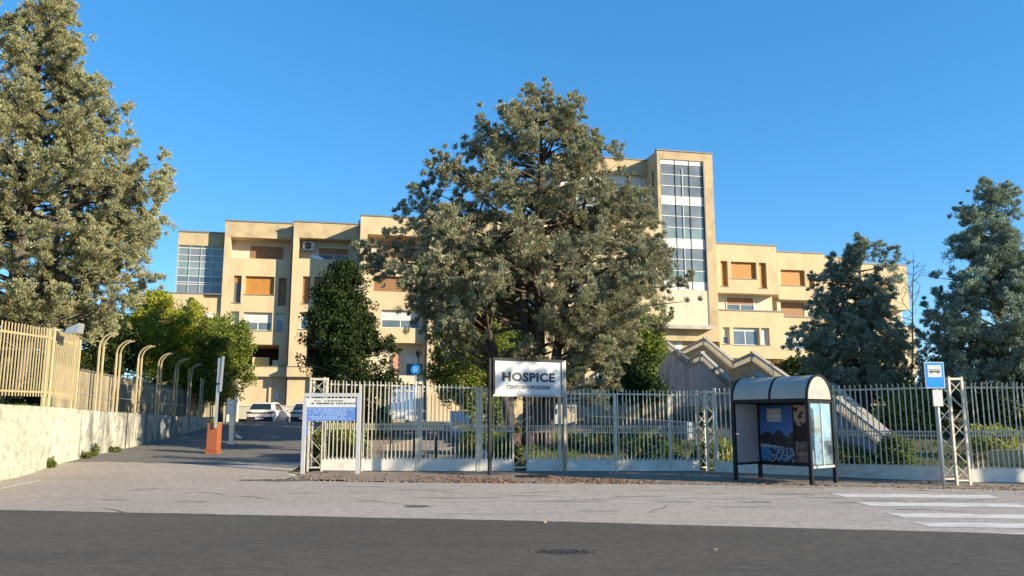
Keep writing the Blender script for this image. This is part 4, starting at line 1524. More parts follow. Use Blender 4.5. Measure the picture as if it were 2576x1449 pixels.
# ------------------------------------------------------------------ blue notice board
Yb = 25.2
xa, xb = at(765, 1090, Yb).x, at(901.5, 1090, Yb).x
zt = at(835, 989, Yb).z
nb = thing('notice_board', 'notice board with white heading and pale blue panel on two pale posts', 'notice board', ((xa + xb) / 2, Yb, 0))
MB().box(xa - .055, Yb - .05, 0, xa + .055, Yb + .05, zt - .13).build('post', M['board_post'], nb)
MB().box(xb - .055, Yb - .05, 0, xb + .055, Yb + .05, zt).build('post', M['board_post'], nb)
MB().box(xa - .02, Yb - .05, zt - .11, xb - .056, Yb + .05, zt).build('top_beam', M['board_post'], nb)
za, zb_, zc_ = at(835, 1002, Yb).z, at(835, 1024.5, Yb).z, at(835, 1059, Yb).z
MB().box(xa + .056, Yb - .025, zb_ + .001, xb - .058, Yb + .02, za).build('heading_panel', M['sign_white'], nb)
MB().box(xa + .056, Yb - .024, zc_, xb - .057, Yb + .02, zb_).build('blue_panel', M['pale_blue'], nb)
MB().box(xa + .057, Yb - .02, zc_ - .45, xa + .1, Yb + .02, zc_ - .001).build('blue_strip', M['pale_blue'], nb)
rr_ = random.Random(11)


def scribble(parent, x0, x1, z, h, Yf, m_, gap=.25):
    x = x0
    while x < x1 - .02:
        w = rr_.uniform(.02, .09)
        if rr_.random() > gap:
            MB().quad((x, Yf, z), (min(x + w, x1), Yf, z), (min(x + w, x1), Yf, z + h), (x, Yf, z + h)).build('text_line', m_, parent)
        x += w + rr_.uniform(.01, .03)


M['line_pale'] = mat('pale_blue_lettering', (0.36, 0.48, 0.74), 0.5, var=.02)
scribble(nb, xa + .28, xb - .5, zb_ + .175, .035, Yb - .027, M['ink_grey'], .15)
scribble(nb, xa + .2, xb - .1, zb_ + .09, .05, Yb - .027, M['ink_grey'], .1)
for k in range(6):
    scribble(nb, xa + .12 + (.1 if k % 2 else 0), xb - rr_.uniform(.15, .55), zb_ - .07 - k * .058, .024, Yb - .026, M['line_pale'], .08)

# ------------------------------------------------------------------ bus shelter
FL, FR, BR, BL = Vector((6.08, 22.65, 0)), Vector((7.52, 20.95, 0)), Vector((8.42, 21.72, 0)), Vector((6.96, 23.45, 0))
BL = FL + (BR - FR)
zb0 = .40
ztop = at(2030, 1005, 20.95).z
sh = thing('bus_shelter', 'dark framed bus shelter with a barrel roof and pictured back wall', 'bus shelter', ((FL + BR) / 2))
eL = (FR - FL).normalized(); eD = (BR - FR).normalized()
Lr, Dr = (FR - FL).length, (BR - FR).length
S_ = lambda a, d, z: FL + eL * a + eD * d + Vector((0, 0, z))


def sbox(mb, a0, d0, z0, a1, d1, z1):
    return mb.hexa([S_(a0, d0, z0), S_(a1, d0, z0), S_(a1, d1, z0), S_(a0, d1, z0), S_(a0, d0, z1), S_(a1, d0, z1), S_(a1, d1, z1), S_(a0, d1, z1)])


pw = .045
for (a_, d_) in ((0, 0), (Lr, 0), (Lr, Dr), (0, Dr)):
    sbox(MB(), a_ - pw, d_ - pw, 0, a_ + pw, d_ + pw, ztop).build('post', M['dark_metal'], sh)
sbox(MB(), pw, -.04, ztop - .06, Lr - pw, .04, ztop + .03).build('front_beam', M['dark_metal'], sh)
sbox(MB(), pw, Dr - .04, ztop - .1, Lr - pw, Dr + .04, ztop + .03).build('back_beam', M['dark_metal'], sh)
for a_ in (0, Lr):
    sbox(MB(), a_ - .03, pw, ztop - .08, a_ + .03, Dr - pw, ztop - .01).build('end_beam', M['dark_metal'], sh)
    sbox(MB(), a_ - .03, pw, zb0, a_ + .03, Dr - pw, zb0 + .06).build('end_sill', M['dark_metal' if a_ == 0 else 'alu'], sh)
sbox(MB(), pw, Dr - .04, zb0 - .02, Lr - pw, Dr + .03, zb0 + .07).build('back_sill', M['dark_metal'], sh)
mid = Lr * .52
ctr = Dr / 2
rad = Dr / 2 + .03


def arc(a, r, k, n=14):
    t = math.pi * k / n
    return S_(a, ctr - r * math.cos(t), ztop + .02 + r * math.sin(t))


for (a0, a1) in ((.02, mid - .02), (mid + .02, Lr - .02)):
    mb = MB()
    for k in range(14):
        mb.hexa([arc(a0, rad - .012, k), arc(a1, rad - .012, k), arc(a1, rad - .012, k + 1), arc(a0, rad - .012, k + 1),
                 arc(a0, rad, k), arc(a1, rad, k), arc(a1, rad, k + 1), arc(a0, rad, k + 1)])
    mb.build('roof_panel', M['canopy'], sh, smooth=False)
for a_ in (0, mid, Lr):
    mb = MB()
    for k in range(14):
        mb.hexa([arc(a_ - .03, rad - .03, k), arc(a_ + .03, rad - .03, k), arc(a_ + .03, rad - .03, k + 1), arc(a_ - .03, rad - .03, k + 1),
                 arc(a_ - .03, rad + .015, k), arc(a_ + .03, rad + .015, k), arc(a_ + .03, rad + .015, k + 1), arc(a_ - .03, rad + .015, k + 1)])
    mb.build('roof_rib', M['dark_metal'], sh)
for a_ in (.0, Lr):
    MB().prism([arc(a_ - .01, rad - .035, k) for k in range(15)], eL * .015).build('gable_panel', M['canopy'], sh)
mb = MB()
for k in range(6):
    q0 = S_(Lr + .01, .25 + .09 * k, ztop + .12)
    q1 = S_(Lr + .01, .33 + .09 * k, ztop + .26)
    mb.bar(q0, q1, .02, .008, eL)
    mb_ = mb
for k in range(6):
    MB().bar(S_(Lr + .008, .25 + .1 * k, ztop + .12), S_(Lr + .008, .33 + .1 * k, ztop + .25), .012, .025, eL).build('vent_slat', M['alu'], sh)
sbox(MB(), -.01, pw, zb0 + .06, .01, Dr - pw, ztop - .08).build('frosted_side', M['frosted'], sh)
sbox(MB(), Lr - .006, pw, zb0 + .06, Lr + .006, Dr - pw, ztop - .08).build('glass_side', M['shelter_glass'], sh)
sbox(MB(), Lr - .015, Dr * .52, zb0 + .06, Lr + .015, Dr * .56, ztop - .08).build('glazing_bar', M['alu'], sh)
MB().bar(S_(Lr - .03, .06, .85), S_(Lr - .03, Dr * .52, 1.45), .03, .03).build('brace', M['dark_metal'], sh)
MB().bar(S_(Lr - .03, .06, .75), S_(Lr - .03, Dr * .5, .46), .03, .03).build('brace', M['dark_metal'], sh)


def paint_panel(name, a0, z0, a1, z1, d, nx, nz, colf, P_=None):
    v, f, cols = [], [], []
    o0 = ORG[sh.name]
    for j in range(nz + 1):
        for i in range(nx + 1):
            v.append(tuple((P_ or S_)(a0 + (a1 - a0) * i / nx, d, z0 + (z1 - z0) * j / nz) - o0))
    for j in range(nz):
        for i in range(nx):
            a = j * (nx + 1) + i
            f.append((a, a + 1, a + nx + 2, a + nx + 1))
            cols.append(colf((i + .5) / nx, (j + .5) / nz))
    me = bpy.data.meshes.new(name)
    me.from_pydata(v, [], f)
    at_ = me.color_attributes.new('print', 'FLOAT_COLOR', 'CORNER')
    arr = np.repeat(np.array([(*c, 1) for c in cols], dtype=np.float32), 4, axis=0)
    at_.data.foreach_set('color', arr.ravel())
    return link(name, me, M['panel_picture'], sh)


m = bpy.data.materials.new('picture_colours')
nt, p, out = nodes(m)
va = nt.nodes.new('ShaderNodeVertexColor'); va.layer_name = 'print'
nt.links.new(va.outputs[0], p.inputs['Base Color'])
p.inputs['Roughness'].default_value = 0.4
p.inputs['Specular IOR Level'].default_value = 0.15
M['panel_picture'] = m
rp_ = random.Random(21)
import functools
from mathutils import noise as mnoise


def fn(x, y, s=6, o=0):
    return mnoise.noise(Vector((x * s, y * s * 1.8, o)))


def picture_a(x, y):  # colour cells: paper sheet, blue field, dark tree shape, blocks below
    if .22 < x < .66 and .72 < y < .945:
        return (.50, .48, .46) if int(y * 60) % 3 else (.36, .30, .28)
    tree = .37 + .22 * (fn(x, 0, 3, 5) + .25) + .1 * x
    if y > tree + .03:
        b = .35 + .65 * (1 - y)
        return (.035 + .10 * (1 - y), .10 + .16 * (1 - y), .30 + .2 * (1 - y))
    if y > .32 - .08 * x:
        q = rp_.random()
        return (.02 + .05 * q, .02 + .04 * q, .022 + .04 * q)
    if y > .25 and x < .7:
        return (.34, .36, .40)
    k = fn(x, y, 16, 2) + .5 * fn(x, y, 34, 4)
    if x < .28: return (.05, .22, .42) if y > .03 else (.1, .14, .2)
    return (.30, .33, .38) if k > .08 else ((.05, .14, .24) if k > -.15 else (.02, .03, .05))


def picture_b(x, y):
    t = .70 + .12 * fn(x, 0, 4, 9) + .05 * math.cos(9 * x)
    q = rp_.random()
    if y > t:
        k = fn(x, y, 8, 3)
        if k < -.16 and abs(x - .5) > .2: return (.05, .03, .03)
        return (.42 + .04 * q, .28 + .03 * q, .24 + .03 * q)
    if y > .36 + .04 * fn(x, 2, 5, 1):
        return (.015 + .02 * q, .01 + .012 * q, .01 + .01 * q)
    k = fn(x, y, 9, 7)
    c = .6 + .8 * k + .25 * q
    return (.22 * c + .03, .145 * c + .02, .11 * c + .016)


zp0, zp1 = zb0 + .08, ztop - .12
paint_panel('panel_picture', .06, zp0, Lr * .50 - .015, zp1, Dr - .015, 26, 52, picture_a)
paint_panel('panel_picture', Lr * .50 + .015, zp0, Lr - .06, zp1, Dr - .015, 26, 52, picture_b)


def end_reflection(x, y):  # reflected sky, hill and seat painted as colours on the end pane
    k = fn(x, y, 10, 5)
    if x < .5:
        if y > .80 + .14 * (x - .25): return (.33, .52, .66)
        if y > .60: return (.48, .46, .36) if k > -.1 else (.40, .46, .50)
        if y > .52: return (.32, .27, .22)
        return (.28, .40, .55) if k > .05 else ((.42, .47, .50) if k > -.15 else (.16, .22, .30))
    s = y + .9 * (x - .5)
    if y > .45: return (.34, .55, .70) if math.sin(s * 13) > .1 else (.50, .60, .66)
    if y > .38: return (.35, .45, .55)
    if y > .38 - .8 * (x - .5): return (.07, .09, .11)
    return (.33, .40, .40) if k > -.1 else (.2, .26, .28)


paint_panel('panel_picture', pw + .01, zb0 + .09, Dr - pw - .01, ztop - .1, Lr - .012, 24, 52, end_reflection, lambda a_, d_, z_: S_(d_, a_, z_))
sbox(MB(), pw, Dr - .012, zp0 - .02, Lr - pw, Dr + .01, zp1 + .02).build('back_panel', M['dark_metal'], sh)
sbox(MB(), Lr * .50 - .015, Dr - .03, zp0, Lr * .50 + .015, Dr - .013, zp1).build('picture_bar', M['dark_metal'], sh)
sbox(MB(), .046, Dr - .03, zp0, .062, Dr - .013, zp1).build('picture_bar', M['dark_metal'], sh)
sbox(MB(), .062, Dr - .03, zp1, Lr - .046, Dr - .013, zp1 + .05).build('picture_bar', M['dark_metal'], sh)

# ------------------------------------------------------------------ bus stop sign
b0 = gnd(2376, 1230)
bs = thing('bus_stop_sign', 'blue bus stop sign with a white pictogram square on a thin pole', 'bus stop sign', (b0.x, b0.y, 0))
Yp = b0.y
zz1 = at(2344, 911, Yp).z
MB().tube([(b0.x, Yp, 0), (b0.x, Yp, zz1 - .1)], .03, 10).build('pole', M['steel'], bs, smooth=True)
xc = b0.x - .04
pwid, ph0, ph1 = .235, at(2344, 977, Yp).z, zz1
MB().box(xc - pwid, Yp - .055, ph0, xc + pwid, Yp - .035, ph1).build('plate', M['sign_white'], bs)
MB().box(xc - pwid + .018, Yp - .059, ph0 + .018, xc + pwid - .018, Yp - .0555, ph1 - .018).build('blue_face', M['blue'], bs)
w0, w1 = ph0 + (ph1 - ph0) * .42, ph1 - .075
MB().box(xc - .165, Yp - .063, w0, xc + .165, Yp - .0595, w1).build('white_square', M['sign_white'], bs)
zc_ = (w0 + w1) / 2
mb = MB().box(xc - .13, Yp - .066, zc_ - .03, xc + .13, Yp - .0635, zc_ + .045)
mb.build('bus_pictogram', M['ink_grey'], bs)
for k in range(5):
    MB().box(xc - .118 + k * .049, Yp - .068, zc_ + .008, xc - .08 + k * .049, Yp - .0665, zc_ + .034).build('bus_window', M['sign_white'], bs)
for k in (-.08, .08):
    MB().disc((xc + k, Yp - .0635, zc_ - .035), (0, -1, 0), .022, 12, .003).build('bus_wheel', M['ink_grey'], bs)
z0_, z1_ = at(2350, 1022, Yp).z, at(2350, 981, Yp).z
MB().box(xc - .09, Yp - .075, z0_, xc + .14, Yp - .033, z1_).build('timetable_case', M['sign_white'], bs)
for k in (.3, .8):
    z = ph0 + (ph1 - ph0) * k
    MB().box(b0.x - .05, Yp - .034, z, b0.x + .05, Yp + .04, z + .03).build('clamp', M['steel'], bs)

# ------------------------------------------------------------------ barrier, ticket machine, small bollard
b0 = at(536, 1139, 30.7)
gz = drive_z(30.7)
br = thing('parking_barrier', 'orange parking barrier cabinet with its two grey booms raised', 'barrier', (b0.x, 30.7, gz))
w = .205
zc = zat(1066, 30.7)
MB().box(b0.x - w, 30.5, gz + .09, b0.x + w, 30.92, zc - .0).build('cabinet', M['orange'], br, bevel=.02)
MB().box(b0.x - w - .02, 30.48, gz - .02, b0.x + w + .02, 30.94, gz + .088).build('base', M['orange'], br)
MB().box(b0.x - w - .012, 30.49, zc + .001, b0.x + w + .012, 30.93, zc + .035).build('lid', M['orange'], br)
p = at(544, 1063, 30.5); q = at(551, 901, 30.5)
MB().bar((p.x, 30.44, zc - .15), (p.x + .02, 30.44, q.z), .10, .05, (1, 0, 0)).build('boom', M['steel'], br)
p2 = at(557.5, 985, 30.5); q2 = at(565, 897, 30.5)
MB().bar((p2.x, 30.38, p2.z), (q2.x, 30.38, q2.z), .08, .04, (1, 0, 0)).build('folding_boom', M['steel'], br)
p3 = at(545, 966, 30.5); q3 = at(566, 962, 30.5)
MB().bar((p3.x, 30.405, p3.z), (q3.x, 30.405, p3.z), .03, .06).build('hinge', M['dark_metal'], br)
b0 = at(581, 1117, 34.6)
gz = drive_z(34.6)
tm = thing('ticket_machine', 'white ticket machine box on a grey post beside the driveway', 'ticket machine', (b0.x, 34.6, gz))
za, zb_ = zat(1043, 34.6), zat(1007, 34.6)
MB().box(b0.x - .09, 34.55, gz - .02, b0.x + .09, 34.7, za).build('post', M['steel'], tm)
MB().box(b0.x - .16, 34.5, gz - .02, b0.x + .16, 34.75, gz + .06).build('foot', M['steel'], tm)
MB().box(b0.x - .19, 34.4, za, b0.x + .11, 34.72, zb_).build('box', M['white_sheet'], tm, bevel=.015)
MB().box(b0.x - .1, 34.392, (za + zb_) / 2 + .08, b0.x + .05, 34.398, (za + zb_) / 2 + .11).build('ticket_slot', M['ink'], tm)
b0 = at(600, 1107, 36.6)
gz = drive_z(36.6)
fb = thing('fallen_cone', 'small pale fallen marker lying on the driveway beside the ticket machine', 'marker', (b0.x, 36.6, gz))
MB().tube([(b0.x - .14, 36.6, gz + .22), (b0.x - .02, 36.6, gz + .14), (b0.x + .16, 36.55, gz + .07)], [.05, .07, .06], 8).build('body', M['paper'], fb)
MB().disc((b0.x + .16, 36.55, gz + .075), (1, -.2, -.4), .075, 12, .03).build('base', M['steel'], fb)

# ------------------------------------------------------------------ boundary fence on the retaining wall
def wall_Y(x):
    best = min(np.linspace(18, 49, 900), key=lambda Y: abs((ray_x(wall_x(Y) - .18, Y, wall_t(Y))) - x))
    return float(best)


def ray_x(X, Y, Z):
    c, s = math.cos(PITCH), math.sin(PITCH)
    zf = Y * c + (Z - EYE) * s
    return PX + FPX * X / zf


bf = thing('boundary_fence', 'cream steel fence with bars and arched double posts on the retaining wall', 'fence', (-15, 30, 1.9))
up = Vector((0, 0, 1))


def on_wall(x):
    Y = wall_Y(x)
    return Vector((wall_x(Y) - .18, Y, wall_t(Y)))


fp = [on_wall(x) for x in (-60, 114, 182)]
zr = [zat(826, fp[0].y, -60), zat(850, fp[1].y, 130), zat(867, fp[2].y, 200)]
zl = [zat(980, fp[0].y), zat(987, fp[1].y), zat(997, fp[2].y)]
ztip = [z + .28 for z in zr]
pk = unit_picket(0.0).mesh('picket', (0, 0, 0)); pk.materials.append(M['fence_cream'])
for i, (nb_, dz) in enumerate(((22, 0), (17, -.02))):
    a, b = fp[i], fp[i + 1]
    d = (b - a).normalized()
    for (zz, w) in ((zr, .06), (zl, .05)):
        MB().bar(Vector((a.x, a.y, zz[i])), Vector((b.x, b.y, zz[i + 1])), .04, w).build('rail', M['fence_cream'], bf)
    for k in range(nb_):
        u = (k + .5) / nb_
        q = a.lerp(b, u)
        zt_, zb2 = ztip[i] * (1 - u) + ztip[i + 1] * u, zl[i] * (1 - u) + zl[i + 1] * u - .14
        o = link('picket', pk, None, bf)
        o.location = Vector((q.x + .036, q.y, zb2)) - ORG[bf.name]
        o.scale = (1.0, 1.0, zt_ - zb2)
for i in (1, 2):
    a = fp[i]
    zt_ = zat(823 if i == 1 else 853, a.y, 130 if i == 1 else 205)
    for dy in (-.16, .12):
        MB().bar((a.x, a.y + dy, a.z - .05), (a.x, a.y + dy, zt_ - (.06 if dy < 0 else 0)), .08, .11, (1, 0, 0)).build('post', M['fence_cream'], bf)
for (x, ys_, yc) in ((243, 872, 839), (288, 889, 850), (343, 900, 868), (394, 917, 881), (437, 929, 892), (472, 941, 905), (503, 952, 935), (531, 960, 945)):
    a = on_wall(x)
    zs = zat(ys_, a.y, x + 12)
    for dy in (-.15, .15):
        MB().bar((a.x, a.y + dy, a.z - .05), (a.x, a.y + dy, zs), .05, .075, (1, 0, 0)).build('post', M['fence_cream'], bf)
        if x < 500:
            rr2 = .55
            pts = [(a.x + rr2 * (1 - math.cos(t)), a.y + dy, zs + rr2 * .9 * math.sin(t)) for t in (0, .3, .6, .9, 1.2, 1.5)]
            mb = MB()
            for u, v_ in zip(pts[:-1], pts[1:]):
                mb.bar(u, v_, .03, .045, (0, 1, 0))
            mb.build('arch', M['fence_cream'], bf)
pts = [on_wall(x) for x in (182, 243, 288, 343, 394, 437, 472, 503, 531)]
for a, b in zip(pts[:-1], pts[1:]):
    MB().bar(a + up * .55, b + up * .55, .012, .012).build('wire', M['steel'], bf)
    MB().bar(a + up * 1.15, b + up * 1.15, .008, .008).build('wire', M['steel'], bf)
# floodlight on the first post
a = fp[1] + Vector((0.1, .2, 0))
Yf = a.y
l0, l1 = at(138, 829, Yf), at(192, 838, Yf)
fl_ = thing('floodlight', 'grey floodlight on a white arm fixed to the cream fence post', 'floodlight', (l0.x, Yf, l0.z))
MB().bar((l0.x - .2, Yf, l0.z), (l0.x + .45, Yf, l0.z - .02), .05).build('arm', M['white'], fl_)
c = Vector((l0.x + .5, Yf, l0.z))
MB().hexa([c + Vector(v_) for v_ in ((-.1, -.18, -.14), (.34, -.18, -.12), (.34, .18, -.12), (-.1, .18, -.14), (-.02, -.18, .02), (.36, -.18, .2), (.36, .18, .2), (-.02, .18, .02))]).build('housing', M['steel'], fl_)
MB().hexa([c + Vector(v_) for v_ in ((-.16, -.1, -.1), (-.105, -.1, -.1), (-.105, .1, -.1), (-.16, .1, -.1), (-.16, -.1, .04), (-.105, -.1, .04), (-.105, .1, .04), (-.16, .1, .04))]).build('bracket', M['dark_metal'], fl_)
MB().quad(c + Vector((-.06, -.17, -.145)), c + Vector((.32, -.17, -.126)), c + Vector((.32, .17, -.126)), c + Vector((-.06, .17, -.145))).build('lens', M['pane_grey'], fl_)

# ------------------------------------------------------------------ street lamp, round sign, lantern
Yl = 36.0
h0, h1 = at(781, 644, Yl), at(816, 655, Yl)
px_ = at(862, 700, Yl).x
lamp = thing('street_lamp', 'white street lamp head on an arm above the dark green tree', 'street lamp', (px_, Yl, H(px_, Yl)))
zt = h1.z - .05
MB().tube([(px_, Yl, H(px_, Yl) - .1), (px_, Yl, zt - .5)], [.09, .05], 10).build('pole', M['steel'], lamp, smooth=True)
MB().tube([(px_, Yl, zt - .52), (px_ - .12, Yl, zt - .2), (px_ - .4, Yl, zt - .06), (h1.x - .05, Yl, h1.z)], .03, 8).build('arm', M['steel'], lamp, smooth=True)
mb = MB()
e_ = (h0 - h1)
mb.tube([h1 + e_ * t for t in (0, .15, .5, .85, 1)], [.04, .085, .11, .09, .04], 12)
for i, v_ in enumerate(mb.v):
    pass
mb.build('lamp_head', M['white_sheet'], lamp, smooth=True)
Ys = 52.0
c = at(1046, 930, Ys)
rs = thing('round_road_sign', 'small round blue sign on a grey pole before the entrance', 'road sign', (c.x, Ys, H(c.x, Ys)))
MB().tube([(c.x, Ys, H(c.x, Ys) - .1), (c.x, Ys, c.z + .2)], .045, 8).build('pole', M['steel'], rs, smooth=True)
MB().disc((c.x, Ys - .05, c.z), (0, -1, 0), .31, 28, .02).build('plate', M['blue'], rs)
M['sign_blue_light'] = mat('pale_blue_figure', (.25, .45, .7), .4)
MB().disc((c.x - .07, Ys - .0705, c.z + .12), (0, -1, 0), .05, 12, .004).build('figure_head', M['sign_blue_light'], rs)
MB().prism([(c.x - .12, Ys - .0705, c.z - .16), (c.x - .03, Ys - .0705, c.z - .16), (c.x - .02, Ys - .0705, c.z + .06), (c.x - .13, Ys - .0705, c.z + .06)], (0, -.004, 0)).build('figure_body', M['sign_blue_light'], rs)
MB().prism([(c.x + .04, Ys - .0705, c.z - .1), (c.x + .1, Ys - .0705, c.z - .1), (c.x + .1, Ys - .0705, c.z + .12), (c.x + .04, Ys - .0705, c.z + .12)], (0, -.004, 0)).build('figure_body', M['sign_blue_light'], rs)
Yn = 56.0
c = at(1053, 890, Yn)
ln_ = thing('lamp_post', 'dark lantern on a slim post beyond the round blue sign', 'lamp post', (c.x, Yn, H(c.x, Yn)))
MB().tube([(c.x, Yn, H(c.x, Yn) - .1), (c.x, Yn, c.z - .25)], .04, 8).build('post', M['dark_metal'], ln_, smooth=True)
MB().tube([c + Vector((0, 0, z)) for z in (-.26, -.2, .06, .1)], [.08, .13, .22, .2], 8).build('lantern', M['dark_metal'], ln_)
MB().tube([c + Vector((0, 0, z)) for z in (.101, .2, .26)], [.26, .12, .03], 8).build('lantern_cap', M['dark_metal'], ln_)
# ------------------------------------------------------------------ trees and plants
def nrm(a):
    return a / np.maximum(1e-6, np.linalg.norm(a, axis=-1, keepdims=True))


def tris_mesh(name, A, B, C, mat_, parent):
    n = len(A)
    co = np.stack([A, B, C], 1).reshape(-1, 3).astype(np.float32) - np.array(ORG[parent.name], dtype=np.float32)
    me = bpy.data.meshes.new(name)
    me.vertices.add(3 * n)
    me.vertices.foreach_set('co', co.ravel())
    me.loops.add(3 * n)
    me.loops.foreach_set('vertex_index', np.arange(3 * n, dtype=np.int32))
    me.polygons.add(n)
    me.polygons.foreach_set('loop_start', np.arange(0, 3 * n, 3, dtype=np.int32))
    me.polygons.foreach_set('loop_total', np.full(n, 3, dtype=np.int32))
    me.update(calc_edges=True)
    return link(name, me, mat_, parent)


def leaves(name, mat_, parent, tc, ax, tr, per, ln, wd, rng, bias=1.0, flat_=False, kind=None):
    """per leaves on every tuft; tc centres, ax outward axes, tr tuft radii"""
    T = len(tc)
    c = np.repeat(tc, per, axis=0)
    a = np.repeat(ax, per, axis=0)
    r = np.repeat(tr, per)[:, None]
    g = rng.normal(size=c.shape)
    if flat_:
        d = nrm(rng.normal(size=c.shape) + a * 0.3)
        p = c + nrm(g) * r * rng.uniform(.25, 1.0, (len(c), 1)) ** .6
    else:
        d = nrm(nrm(g) + a * bias)
        p = c + d * r * rng.uniform(0.05, .75, (len(c), 1)) + g * r * .12
    s = nrm(np.cross(d, rng.normal(size=c.shape)))
    L = (ln * rng.uniform(.65, 1.35, len(c)))[:, None]
    W = (wd * rng.uniform(.7, 1.3, len(c)))[:, None]
    if not flat_:
        return tris_mesh(name, p - d * L * .4 - s * W * .5, p - d * L * .4 + s * W * .5, p + d * L * .6, mat_, parent)
    return quads_mesh(name, p - d * L * .5, p + s * W * .5, p + d * L * .5, p - s * W * .5, mat_, parent)


def prof(rows, Y, cx_px, squeeze=1.0):
    """crown profile from (photo y, left x, right x) rows at distance Y -> arrays z, left, right extents"""
    z, l, r = [], [], []
    for (y, xl, xr) in rows:
        z.append(zat(y, Y))
        c = at(cx_px, y, Y).x
        l.append(max(.05, c - at(xl, y, Y).x) * squeeze)
        r.append(max(.05, at(xr, y, Y).x - c) * squeeze)
    i = np.argsort(z)
    return np.array(z)[i], np.array(l)[i], np.array(r)[i]


def tree(label, cat, name, X, Y, zb, pr, matn, barkn, nb, tuft_n, tr, per, ln, wd, seed, stems, depth=.85, up=.35, bias=1.1, flat_=False,
         inner=.55, plume=.7, spikes=(), jitter=.34, group=None, skip=None, gaps=None, droop=0.0, shell_pow=2.0, bare_from=0.0, limb_r=.05):
    rng = np.random.default_rng(seed)
    t = thing(name, label, cat, (X, Y, zb), group)
    Z, Lx, Rx = pr
    # trunks
    mb = MB()
    tops = []
    for (dx, dy, tx, ty, tz, r0, r1) in stems:
        n = 8
        pts, rad = [], []
        for k in range(n + 1):
            u = k / n
            wob = .12 * math.sin(3 * u + dx * 5) * (1 - u)
            pts.append((X + dx + (tx - dx) * u ** 1.2 + wob, Y + dy + (ty - dy) * u, zb - .15 + (tz - zb + .15) * u))
            rad.append(r0 * (1 - u) ** .8 + r1 + (.35 * r0 * math.exp(-u * 14)))
        mb.tube(pts, rad, 9)
        tops.append(pts)
    mb.build('trunk', M[barkn], t, smooth=True)
    # boughs
    zmin, zmax = Z[0], Z[-1]
    zz = np.linspace(zmin, zmax, 60)
    ll, rr = np.interp(zz, Z, Lx), np.interp(zz, Z, Rx)
    wgt = (ll + rr) + .3
    wgt = wgt / wgt.sum()
    tc, ax, trr = [], [], []
    limb = MB()
    allb = []
    for i in range(nb):
        z = rng.choice(zz, p=wgt) + rng.uniform(-.5, .5) * (zz[1] - zz[0])
        phi = rng.uniform(0, 2 * math.pi)
        l, r = float(np.interp(z, Z, Lx)), float(np.interp(z, Z, Rx))
        cx_ = math.cos(phi); sy = math.sin(phi)
        ex = r if cx_ > 0 else l
        dy = depth * (l + r) / 2
        q = 1.0 / math.sqrt((cx_ / ex) ** 2 + (sy / dy) ** 2)
        f = 1 - (1 - inner) * rng.uniform() ** shell_pow
        tp = Vector((X + cx_ * q * f, Y + sy * q * f, z))
        if skip and skip(ray_x(tp.x, tp.y, tp.z), z) and rng.uniform() < .6: continue
        allb.append((tp, q * f))
    for (sx, sy_, dY) in spikes:
        allb.append((at(sx, sy_, Y + dY) - Vector((0, 0, plume * .5)), 1.0))
    for (tip, rad) in allb:
        # start on the nearest stem at a lower height
        pts = tops[int(rng.integers(len(tops)))]
        best = min(tops, key=lambda P: (Vector(P[4]) - tip).length) if rng.uniform() < .8 else pts
        zs = max(zb + .12 * (zmax - zb), min(tip.z - up * rad + droop * rad, best[-1][2] - .2))
        u = (zs - best[0][2]) / max(.1, best[-1][2] - best[0][2])
        k = min(len(best) - 2, max(0, int(u * (len(best) - 1))))
        w = min(1, max(0, u * (len(best) - 1) - k))
        st = Vector(best[k]).lerp(Vector(best[k + 1]), w)
        ctrl = st.lerp(tip, .5) + Vector((0, 0, (.18 - up * .5) * rad)) + Vector(rng.normal(size=3) * .12)
        cur = []
        n = 6
        for k in range(n + 1):
            u = k / n
            cur.append(st * (1 - u) ** 2 + ctrl * 2 * u * (1 - u) + tip * u ** 2)
        L = sum((cur[k + 1] - cur[k]).length for k in range(n))
        r0 = min(.14, limb_r * (.5 + L * .22))
        limb.tube(cur, [r0 * (1 - k / n) + .008 for k in range(n + 1)], 5)
        m = max(4, int(tuft_n * (0.5 + .22 * L)))
        d = (tip - cur[n // 2]).normalized()
        for j in range(m):
            u = bare_from + (1 - bare_from) * (.38 + .62 * rng.uniform() ** .75)
            p = st * (1 - u) ** 2 + ctrl * 2 * u * (1 - u) + tip * u ** 2
            s = jitter * (1.15 - .45 * u) * (1 + .12 * L)
            off = rng.normal(size=3) * s
            off[2] *= .75
            tc.append((p.x + off[0], p.y + off[1], p.z + off[2]))
            rad_dir = Vector((p.x - X, p.y - Y, 0))
            if rad_dir.length > .01: rad_dir.normalize()
            ax.append((rad_dir.x * .5 + off[0] * .6, rad_dir.y * .5 + off[1] * .6, .55 + off[2] * .4))
            trr.append(tr * rng.uniform(.65, 1.3))
        if plume:
            h = plume * rng.uniform(.3, 1.2)
            for j in range(int(3 + 5 * h)):
                u = rng.uniform()
                tc.append((tip.x + rng.normal() * .12 * (1.3 - u), tip.y + rng.normal() * .12 * (1.3 - u), tip.z + u * h))
                ax.append((rng.normal() * .3, rng.normal() * .3, 1.0))
                trr.append(tr * (1.05 - .5 * u))
    lo = limb.build('limbs', M[barkn], t, smooth=True)
    tag(lo, kind='stuff')
    tc, ax, trr = np.array(tc), nrm(np.array(ax)), np.array(trr)
    if gaps:
        q = np.array([mnoise.noise(Vector((p[0] * .75, p[1] * .75, p[2] * .9 + seed))) + .5 * mnoise.noise(Vector((p[0] * 1.9, p[1] * 1.9, p[2] * 2.2))) for p in tc])
        k = q > gaps
        tc, ax, trr = tc[k], ax[k], trr[k] * (.8 + .5 * np.clip(q[k] + .3, 0, 1))
    cr = leaves('crown', M[matn], t, tc, ax, trr, per, ln, wd, rng, bias, flat_)
    tag(cr, kind='stuff')
    return t


